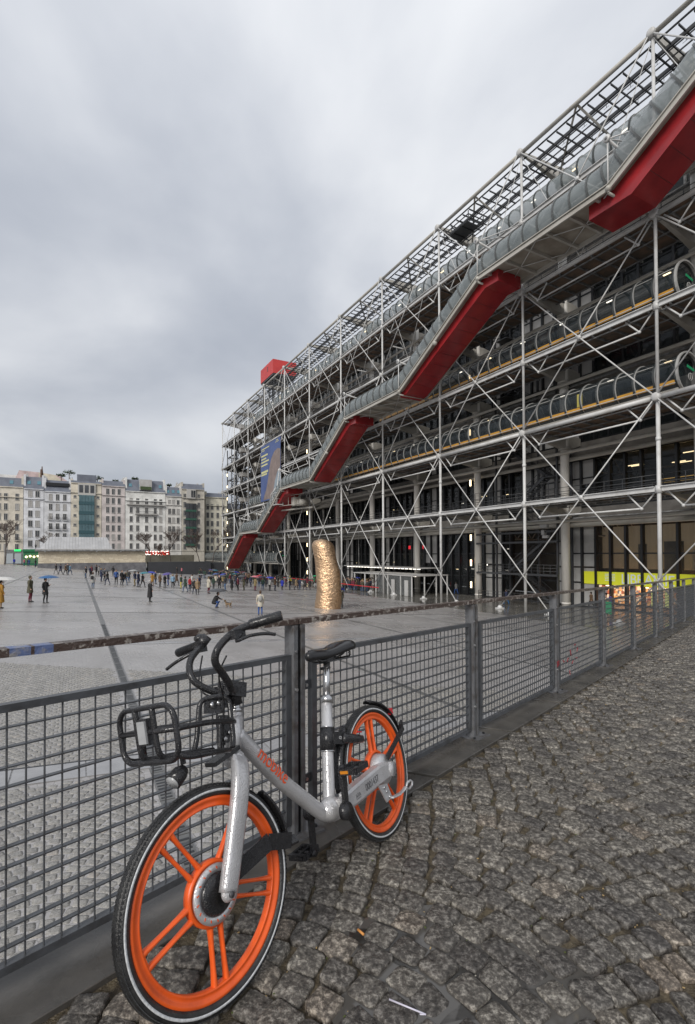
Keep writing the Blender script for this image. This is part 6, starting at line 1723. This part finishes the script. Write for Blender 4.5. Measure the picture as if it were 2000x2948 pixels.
def umbrella_mesh():
    b = MB(); n = 8; rings = ((0,.0,.0),(.16,-.015,0),(.34,-.065,0),(.50,-.145,0)); vs = [V(0,0,0)]
    for r_, z, _ in rings[1:]:
        for j in range(n*2):
            a = math.pi*j/n; sc = 1 if j % 2 == 0 else (.955 if r_ < .45 else .90)
            vs.append(V(r_*sc*math.cos(a), r_*sc*math.sin(a), z+(.008 if j % 2 and r_ > .3 else 0)))
    m = n*2; fs = [(0, 1+j, 1+(j+1) % m) for j in range(m)]
    for k in range(2):
        for j in range(m): fs.append((1+k*m+j, 1+(k+1)*m+j, 1+(k+1)*m+(j+1) % m, 1+k*m+(j+1) % m))
    b.add(vs, fs, 0, False)
    can_ = b.mesh('canopy', [M_['black']])
    b = MB(); b.tube([V(0,0,.06), V(0,0,-.62)], .007, 6); b.tube([V(0,0,-.62), V(0,0,-.74), V(.02,0,-.78), V(.05,0,-.76)], .012, 6); sh_ = b.mesh('shaft', [M_['greysteel']])
    b = MB()
    for j in range(n):
        a = 2*math.pi*j/n; b.tube([V(.15*math.cos(a),.15*math.sin(a),-.022), V(.49*math.cos(a),.49*math.sin(a),-.148)], .003, 3, caps=False); b.tube([V(0,0,-.30), V(.25*math.cos(a),.25*math.sin(a),-.045)], .003, 3, caps=False)
    return can_, sh_, b.mesh('ribs', [M_['greysteel']])
UM = umbrella_mesh()
def umbrella(Mx, col, label, parts=True, group=None):
    r = empty('umbrella', Mx); tag(r, label, 'umbrella', group)
    c = place('canopy', UM[0], r); c.material_slots[0].link = 'OBJECT'; c.material_slots[0].material = umat(col)
    place('shaft', UM[1], r)
    if parts: place('ribs', UM[2], r)
    return r
def solve_ground(u, v):
    """point of the piazza under a given sight line, used only to find where each person stands"""
    x = (u-1000)/1420; y = (v-1573)/1420; cb, sb = math.cos(-b_r), math.sin(-b_r)
    x, y = x*cb-y*sb, x*sb+y*cb
    d = Vector((x, math.cos(a_p)+y*math.sin(a_p), math.sin(a_p)-y*math.cos(a_p)))
    lo, hi = 1.0, 300.0
    for _ in range(60):
        m = (lo+hi)/2; P = d*m
        if P.z > zp(P.x, P.y): lo = m
        else: hi = m
    return d*lo
people_n = 0
QG = 'visitors queueing in the rain'
def person(u, v, coat='black', legs='denim', style='coat', pose='stand', umb=None, h=1.72, hr='dark', sk=0, head=None, label='', group=QG, ulabel=None, ugroup=None, usc=1.0, uz=None, pos=None, tilt=0.0, bag=None):
    global people_n; people_n += 1
    P = pos if pos is not None else solve_ground(u, v)
    rr = random.Random(int(u*7+v*13)); hd = rr.uniform(0, 360) if head is None else head
    key = (pose, style, 1 if (umb and pose in ('stand','walk')) else 0)
    if key not in protos:
        key = next((k for k in ((pose, 'coat', key[2]), (pose, 'jacket', key[2]), ('stand', style, key[2]), ('stand', 'coat', key[2]), (pose, style, 0)) if k in protos))
    s_ = h/1.72
    Mx = T(P+Vector((0,0,.006))) @ Matrix.Rotation(R(hd), 4, 'Z') @ Matrix.Scale(s_, 4)
    o = place('person', protos[key], None, Mx)
    ms = (skin[sk], hair[hr] if hr in hair else cloth(hr), cloth(coat), cloth(legs), shoes)
    for sl, m in zip(o.material_slots, ms): sl.link = 'OBJECT'; sl.material = m
    tag(o, label, 'person', group)
    if umb:
        hand = V(.25,.13,1.26) if pose != 'crouch' else V(.20,-.16,.94)
        Mu = Mx @ T(hand+V(-.06 if pose != 'crouch' else 0,-.05 if pose != 'crouch' else .1,.66 if pose != 'crouch' else .50)) @ Matrix.Rotation(R(tilt), 4, 'X') @ Matrix.Scale(1.12*usc/s_, 4)
        umbrella(Mu, umb, ulabel or ('%s umbrella held over the %s' % (umb, label.split(',')[0].replace('person', 'visitor'))), v > 1690, ugroup)
    if bag:
        b = MB(); b.ball(V(0,0,0), .17, 10, 8, (.6,.9,1.25)); q = b.build('backpack', cloth(bag), None, Mx @ T(V(-.21,0,1.18))); tag(q, '%s backpack worn by the %s' % (bag, label.split(' with')[0]), 'backpack')
    return o
# --- individuals standing out on the open piazza
person(86, 1734, 'olive', 'maroon', 'coat', 'stand', h=1.78, hr='olive', head=20, label='person in a hooded olive parka and dark red tights at the left', group=None)
person(130, 1737, 'black', 'black', 'coat', 'stand', umb='bright blue', h=1.70, head=-10, usc=1.18, label='person in a black jacket under a blue umbrella beside the olive parka', group=None, ulabel='large bright blue umbrella over the person beside the olive parka')
person(1, 1752, 'mustard', 'tan', 'long', 'stand', umb='white', h=1.66, head=60, usc=1.15, label='person in a mustard orange long skirt cut off by the left edge', group=None, ulabel='white umbrella at the left edge of the photo')
person(161, 1653, 'black', 'grey', 'jacket', 'walk', head=180, label='person in black jacket, leftmost of the small far group near the stone wall')
person(174, 1654, 'navy', 'black', 'coat', 'walk', head=170, label='person in navy coat, second of the small far group near the stone wall')
person(188, 1655, 'brown', 'black', 'jacket', 'walk', head=10, label='person in rusty brown jacket in the small far group')
person(194, 1653, 'dark grey', 'black', 'jacket', 'stand', h=1.8, label='tall person in dark grey just behind the brown jacket')
person(201, 1655, 'light blue', 'denim', 'jacket', 'walk', head=0, label='person in pale blue jacket, rightmost of the small far group')
person(267, 1694, 'pale grey', 'denim', 'coat', 'stand', h=1.66, hr='brown', head=90, bag='black', label='person in a pale grey coat with black backpack near the channel', group=None)
person(431, 1733, 'black', 'black', 'long', 'phone', h=1.72, hr='grey', head=50, label='person in a long black coat standing alone holding a phone', group=None)
person(620, 1750, 'black', 'blue', 'jacket', 'crouch', umb='dark grey', h=1.75, head=-5, usc=1.4, label='person in black crouching under a dark umbrella before a small dog', group=None, ulabel='dark grey umbrella over the crouching person')
person(749, 1772, 'cream', 'blue', 'coat', 'stand', h=1.66, hr='brown', head=100, label='person with long brown hair in a cream coat and blue boots', group=None, bag='pale grey')
person(981, 1751, 'olive', 'black', 'coat', 'stand', umb='royal blue', h=1.68, head=90, usc=1.0, label='person in olive coat right of the golden sculpture under a blue umbrella', group=None, ulabel='royal blue umbrella right of the golden sculpture', tilt=20)
# --- the queue, left to right (u, v, coat, legs, style, pose, umbrella, hair)
Q = [
(247,1664,'black','denim','jacket','stand',None,'dark','black jacket and jeans at the left end of the crowd'),
(259,1660,'navy','black','jacket','stand',None,'brown','navy jacket behind the maroon top'),
(264,1658,'maroon','black','jacket','stand',None,'brown','maroon jacket above the pale grey coat'),
(277,1656,'black','grey','coat','stand',None,'dark','black coat in the row behind, beside the white top'),
(284,1656,'white','black','jacket','stand',None,'dark','white top near the left end of the crowd'),
(291,1674,'navy','navy','coat','stand',None,'fair','navy coat with fair hair left of the black umbrella'),
(300,1673,'dark grey','black','jacket','stand',None,'dark','dark grey jacket just left of the tilted black umbrella'),
(309,1684,'black','navy','coat','walk','black','dark','black coat striding under a low black umbrella'),
(325,1657,'black','dark grey','jacket','stand',None,'dark','black jacket standing apart in the back row'),
(334,1683,'blue','black','jacket','stand',None,'brown','small blue jacket holding a pale bag'),
(350,1685,'black','black','coat','stand',None,'dark','black coat with dark trousers left of the white collar'),
(359,1685,'black','denim','jacket','walk',None,'grey','black jacket with pale collar and jeans'),
(366,1676,'olive','denim','jacket','stand',None,'dark','olive jacket beside the pale hat'),
(371,1677,'dark grey','denim','jacket','stand','black','white','dark grey jacket and pale hat'),
(388,1687,'navy','khaki','jacket','stand','pale grey','dark','navy jacket and khaki trousers'),
(398,1690,'navy','navy','coat','stand',None,'dark','navy coat between the khaki trousers and teal umbrella'),
(410,1691,'black','black','coat','walk','teal','dark','black coat under a teal umbrella'),
(438,1688,'mustard','brown','coat','stand','royal blue','brown','mustard coat behind the long black coat'),
(447,1681,'dark grey','denim','coat','stand',None,'fair','dark grey coat just right of the mustard coat'),
(460,1689,'brown','dark grey','coat','stand',None,'grey','brown coat and grey hair'),
(474,1692,'black','black','skirt','stand','purple','brown','black skirted coat'),
(484,1686,'navy','blue','jacket','stand',None,'dark','navy jacket and blue jeans'),
(497,1694,'light blue','black','jacket','stand',None,'fair','light blue jacket'),
(508,1686,'brown','dark grey','coat','walk',None,'dark','brown coat right of the light blue jacket'),
(521,1694,'dark green','yellow','jacket','stand',None,'dark','dark green jacket and yellow trousers'),
(533,1705,'dark green','denim','coat','walk',None,'dark','long dark green coat left of the red jacket'),
(546,1702,'red','navy','jacket','stand',None,'dark','red jacket'),
(553,1692,'white','grey','jacket','stand',None,'dark','white jacket behind the red jacket'),
(559,1711,'black','navy','coat','walk',None,'dark','black coat left of the tan coat'),
(568,1712,'tan','dark grey','coat','stand',None,'brown','tan coat in the front row'),
(574,1696,'navy','navy','coat','stand','grey','dark','navy coat'),
(509,1654,'black','black','jacket','stand',None,'dark','black jacket far back against the dark wall'),
(523,1655,'pink','black','jacket','stand',None,'dark','pink jacket far back against the dark wall'),
(561,1654,'cream','white','coat','stand',None,'fair','cream coat far back before the dark wall'),
(576,1656,'black','black','coat','stand','black','dark','black coat far back'),
(600,1709,'cream','maroon','coat','stand','grey','fair','cream coat and dark red trousers'),
(604,1690,'black','black','coat','stand',None,'dark','black coat behind the cream coat'),
(614,1699,'dark green','dark grey','jacket','stand',None,'dark','dark green jacket right of the cream coat'),
(621,1688,'cream','grey','jacket','stand','blue','fair','cream jacket and fair hair'),
(631,1699,'black','black','coat','stand',None,'peach','black coat with peach hat'),
(641,1690,'khaki','dark grey','jacket','stand','royal blue','brown','khaki jacket'),
(648,1700,'dark grey','bright blue','jacket','stand','dark grey','dark','dark grey jacket and bright blue trousers'),
(667,1700,'black','black','long','stand',None,'dark','long black coat right of the bright blue trousers'),
(685,1700,'maroon','black','jacket','stand',None,'dark','dark red jacket below the teal umbrella'),
(680,1688,'navy','black','jacket','stand','teal','dark','navy jacket in the second row'),
(702,1700,'olive','olive','coat','stand','dark grey','dark','olive coat and trousers'),
(710,1688,'black','black','coat','stand',None,'dark','black coat right of the olive coat'),
(722,1690,'navy','navy','jacket','stand',None,'dark','navy jacket in the gap left of the pink umbrella'),
(734,1701,'khaki','maroon','coat','stand','pink','brown','khaki coat and dark red trousers'),
(745,1690,'black','denim','jacket','stand','red','dark','black jacket in the second row'),
(756,1700,'dark green','denim','jacket','stand','navy','fair','dark green jacket and white shoes'),
(765,1690,'black','black','coat','stand',None,'dark','black coat in the second row below the blue umbrella'),
(776,1701,'pale grey','black','jacket','stand','royal blue','dark','pale grey jacket'),
(791,1701,'brown','navy','jacket','stand',None,'pink','brown jacket and pink hat'),
(800,1690,'black','black','coat','stand','black','dark','black coat second row right of the pink hat'),
(812,1699,'royal blue','black','coat','stand',None,'dark','royal blue coat carrying a white bag'),
(823,1690,'maroon','black','jacket','stand','dark grey','dark','maroon jacket in the second row'),
(834,1699,'black','navy','jacket','stand','grey','dark','black jacket right of the royal blue coat'),
(835,1688,'yellow','black','jacket','stand',None,'yellow','hooded yellow raincoat in the second row'),
(852,1699,'tan','black','coat','walk',None,'dark','tan coat near the golden sculpture'),
(862,1699,'navy','denim','jacket','stand',None,'brown','navy jacket and jeans right of the tan coat'),
(877,1698,'dark grey','black','jacket','walk',None,'dark','dark grey jacket walking near the golden sculpture'),
(892,1698,'black','black','jacket','stand',None,'dark','black jacket closest to the golden sculpture on its left'),
(884,1690,'maroon','black','coat','stand',None,'dark','maroon coat in the row behind near the sculpture'),
(905,1688,'green','black','jacket','stand','bright green','dark','green jacket just left of the sculpture'),
]
ucount = {}
for (u, v, c, l, st_, ps, um, hr, lab) in Q:
    rr = random.Random(u)
    person(u, v, c, l, st_, ps, umb=um, hr=hr, h=rr.uniform(1.60,1.84), sk=rr.choice((0,0,0,1,1,2)), head=rr.choice((0,180,200,-20,90,60,-60)),
           label='person in '+lab, ulabel=('%s umbrella held above the %s' % (um, lab)) if um else None, ugroup='umbrellas over the queue' if um else None, tilt=rr.uniform(-14,14))
# the packed rows right of the sculpture and the back rows of the queue: dark coats nothing tells apart
rr = random.Random(41)
PG_ = 'packed dark-coated visitors waiting behind the red tape'
for i in range(72):
    e_ = 42+rr.uniform(0, 17); p_ = rr.uniform(-.9, 2.4)
    P = FM @ Vector((-e_, p_, .0)); c = rr.choice(('black','navy','dark grey','black','brown','maroon','olive'))
    person(i*31, 1650, c, rr.choice(('black','navy','denim')), rr.choice(('jacket','coat')), 'stand', hr=rr.choice(('dark','brown','fair')), h=rr.uniform(1.6,1.85), pos=P, label='person in a %s coat in the packed crowd behind the red tape' % c, group=PG_)
for i in range(58):
    e_ = 56+rr.uniform(0, 34); p_ = rr.uniform(-17, -8)
    P = FM @ Vector((-e_, p_, zp_p(p_)-GZ)); c = rr.choice(('black','navy','dark grey','black','brown','maroon','dark green'))
    person(i*17, 1640, c, rr.choice(('black','navy','denim')), rr.choice(('jacket','coat')), 'stand', hr=rr.choice(('dark','brown')), h=rr.uniform(1.6,1.85), pos=P, label='person in a %s coat in the back rows left of the sculpture' % c, group='dark-coated visitors in the back rows of the queue')
for i in range(12):
    e_ = 57+2.6*i+rr.uniform(0,1.5); p_ = rr.uniform(-15.5, -10); c = ('black','navy','dark grey','royal blue','grey','maroon','black','teal','navy','purple','dark grey','black')[i]
    umbrella(FM @ T(Vector((-e_, p_, zp_p(p_)-GZ+2.0))) @ Matrix.Rotation(R(rr.uniform(-16,16)), 4, 'X') @ Matrix.Scale(1.15, 4), c, '%s umbrella over the back rows of the queue left of the sculpture' % c, False, 'umbrellas over the back rows')
for i, (n, p_, c, lab) in enumerate(((3.60,-.2,'grey','grey umbrella low over the packed crowd right of the sculpture'),(3.72,1.0,'royal blue','blue umbrella over the packed crowd right of the sculpture'),(3.55,2.2,'brown','brown umbrella over the packed crowd right of the sculpture'),(3.95,.5,'black','black umbrella in the crowd just right of the sculpture'),(4.3,.8,'navy','navy umbrella in the crowd behind the sculpture'))):
    umbrella(FM @ T(LP(n, p_, -3.75)) @ Matrix.Rotation(R(12*i-20), 4, 'X') @ Matrix.Scale(1.15, 4), c, lab, False)
for u, v, p_, c, l, lab in ((1298,1706,9.8,'red','black','person in a red jacket inside the dark entrance hall'),(1312,1710,7.8,'grey','blue','person in blue jeans in the entrance hall beside the red jacket'),(1252,1702,7.5,'white','black','person in a white jacket in the entrance hall left of the second column'),(1456,1738,3.2,'navy','bright blue','person in bright blue trousers beside a brace foot'),(1755,1748,7.0,'purple','black','person in a purple jacket in front of the lit bookshop'),(1700,1745,7.6,'brown','black','person in a brown jacket before the lit bookshop, left of the purple one')):
    # stands on the flat forecourt inside the ties
    x = (u-1000)/1420; tt = (p_+C0.dot(NN))/Vector((x, 1, 0)).dot(NN); P = Vector((x*tt, tt, GZ))
    person(u, v, c, l, 'jacket', 'walk', pos=P, label=lab, group=None, head=120)
# figures by the far shops
for i, (w_, e_, c, lab) in enumerate(((-56.8,121,'maroon','person in a dark red coat at the far left edge by the shops'),(-52.2,124,'royal blue','person in royal blue by the grey corner shop'),(-50.1,123.5,'pink','person in a pink coat left of the green shop'),(-48.9,121,'blue','person in a blue jacket before the green shop'),(-47.6,121.5,'black','person in black before the green shop'),(-49.4,124,'dark grey','person in dark grey at the door of the green shop'))):
    P = FM @ Vector((-e_, w_, zp_p(w_)-GZ)); person(900+i*3, 1600, c, 'denim', 'jacket', 'stand', pos=P, label=lab, group=None)

# ------------------------------------------------------------------ the small dog
b = MB()
limb = lambda pts, rs, n=8: b.tube(pts, rs, n, smooth=True)
limb([V(-.20,0,.30), V(-.08,0,.30), V(.08,0,.29), V(.18,0,.32), V(.24,0,.38)], [.075,.072,.085,.078,.055], 12)
for s_ in (-1, 1):
    limb([V(.15,s_*.05,.27), V(.155,s_*.055,.15), V(.145,s_*.055,.06), V(.165,s_*.055,.02)], [.040,.024,.018,.020])
    limb([V(-.19,s_*.05,.28), V(-.13,s_*.06,.18), V(-.22,s_*.06,.11), V(-.20,s_*.06,.04), V(-.175,s_*.06,.02)], [.052,.036,.020,.016,.020])
limb([V(.22,0,.36), V(.27,0,.44)], [.055,.048]); b.ball(V(.30,0,.47), .062, 12, 8, (1.1,.9,.95)); limb([V(.34,0,.455), V(.41,0,.440)], [.032,.020])
for s_ in (-1, 1): b.tube([V(.285,s_*.045,.51), V(.27,s_*.065,.56)], [.022,.006], 5)
limb([V(-.25,0,.33), V(-.33,0,.42), V(-.31,0,.50)], [.026,.018,.010])
me = b.mesh('tmp', []); ob = bpy.data.objects.new('tmp', me); COL.objects.link(ob)
md = ob.modifiers.new('r', 'REMESH'); md.mode = 'VOXEL'; md.voxel_size = .010; sm = ob.modifiers.new('s', 'SMOOTH'); sm.iterations = 2
dg = bpy.context.evaluated_depsgraph_get(); dm = bpy.data.meshes.new_from_object(ob.evaluated_get(dg)); bpy.data.objects.remove(ob)
dm.materials.clear(); dm.materials.append(mat('dog_tan_fur', (.34,.23,.13), .8, col2=(.12,.08,.05), scale=7)); dm.materials.append(mat('dog_dark_fur', (.05,.035,.025), .8))
dm.polygons.foreach_set('material_index', [1 if (p.center.z > .33 and -.2 < p.center.x < .12) else 0 for p in dm.polygons]); dm.polygons.foreach_set('use_smooth', [True]*len(dm.polygons))
o = place('dog', dm, None, T(solve_ground(657, 1751)+Vector((0,0,.004))) @ Matrix.Rotation(R(150), 4, 'Z') @ Matrix.Scale(1.15, 4)); tag(o, 'small tan and dark dog standing on the piazza facing the crouching person', 'dog')

# ------------------------------------------------------------------ litter, puddle on the cobbles
b = MB(); b.tube([WK(-.75+.0, 1.36, .012), WK(-.66, 1.50, .012)], .0026, 6)
def WKs(u, v, dz=0):
    x = (u-1000)/1420; y = (v-1573)/1420; cb, sb = math.cos(-b_r), math.sin(-b_r); x, y = x*cb-y*sb, x*sb+y*cb
    d = Vector((x, math.cos(a_p)+y*math.sin(a_p), math.sin(a_p)-y*math.cos(a_p)))
    fd = Vector((FD.x, FD.y, 0)); t = (WZ0+dz-FSL*P0.dot(fd))/(d.z-FSL*d.dot(fd)); return d*t
b = MB(); p, q = WKs(1120,2877,.016), WKs(1226,2921,.014); b.tube([p, q], .0024, 6); b.tube([q, WKs(1208,2920,.014)], .002, 5)
tag(b.build('plastic_stick', mat('white_plastic', (.55,.53,.62), .4)), 'thin white plastic stick lying on the cobbles at the bottom right of centre', 'litter')
b = MB(); b.tube([WKs(1030,2676,.012), WKs(1047,2691,.012)], .0042, 7); tag(b.build('cigarette_end', mat('cigarette_filter', (.55,.24,.06), .7)), 'orange cigarette end between wet cobbles beside the front wheel', 'litter')
rr = random.Random(3)
for nm, (cu, cv), rad, sx in (('puddle', (1290,2770), .24, 1.5), ('puddle', (1110,2700), .10, 1.4), ('puddle', (1460,2880), .14, 1.5)):
    c = WKs(cu, cv); b = MB(); n = 40; vs = []
    for j in range(n):
        a = 2*math.pi*j/n; r_ = rad*(1+.28*math.sin(3*a+cu)+.16*math.sin(5*a+1)); vs.append(c+Vector((math.cos(a)*r_*sx, math.sin(a)*r_, 0)))
    vs = [Vector((v.x, v.y, WZ0+FSL*((v-P0).dot(FD))-.0085)) for v in vs]; b.add(vs, [tuple(range(n))]); tag(b.build(nm, M_['water'], walkway), kind='stuff')
# crumbs of leaves, grit and moss in the joints
b = MB()
mm = [mat('leaf_crumb', (.36,.25,.11), .7), mat('moss_tuft', (.07,.09,.02), .9), mat('pale_grit', (.42,.39,.33), .8)]
for i in range(2600):
    t_ = rr.uniform(-2.5, 6); s_ = .2+abs(rr.gauss(0, 1.3)); z = -.012+rr.uniform(0,.01)
    c = WK(t_, s_, z); a = rr.uniform(0, 6.28); sz = rr.uniform(.0015,.0045); m = rr.choice((0,0,1,2))
    b.box(c, (sz*rr.uniform(1,2.4), sz, sz*.5), Matrix.Rotation(a, 3, 'Z'), m)
tag(b.build('joint_debris', mm, walkway), kind='stuff')
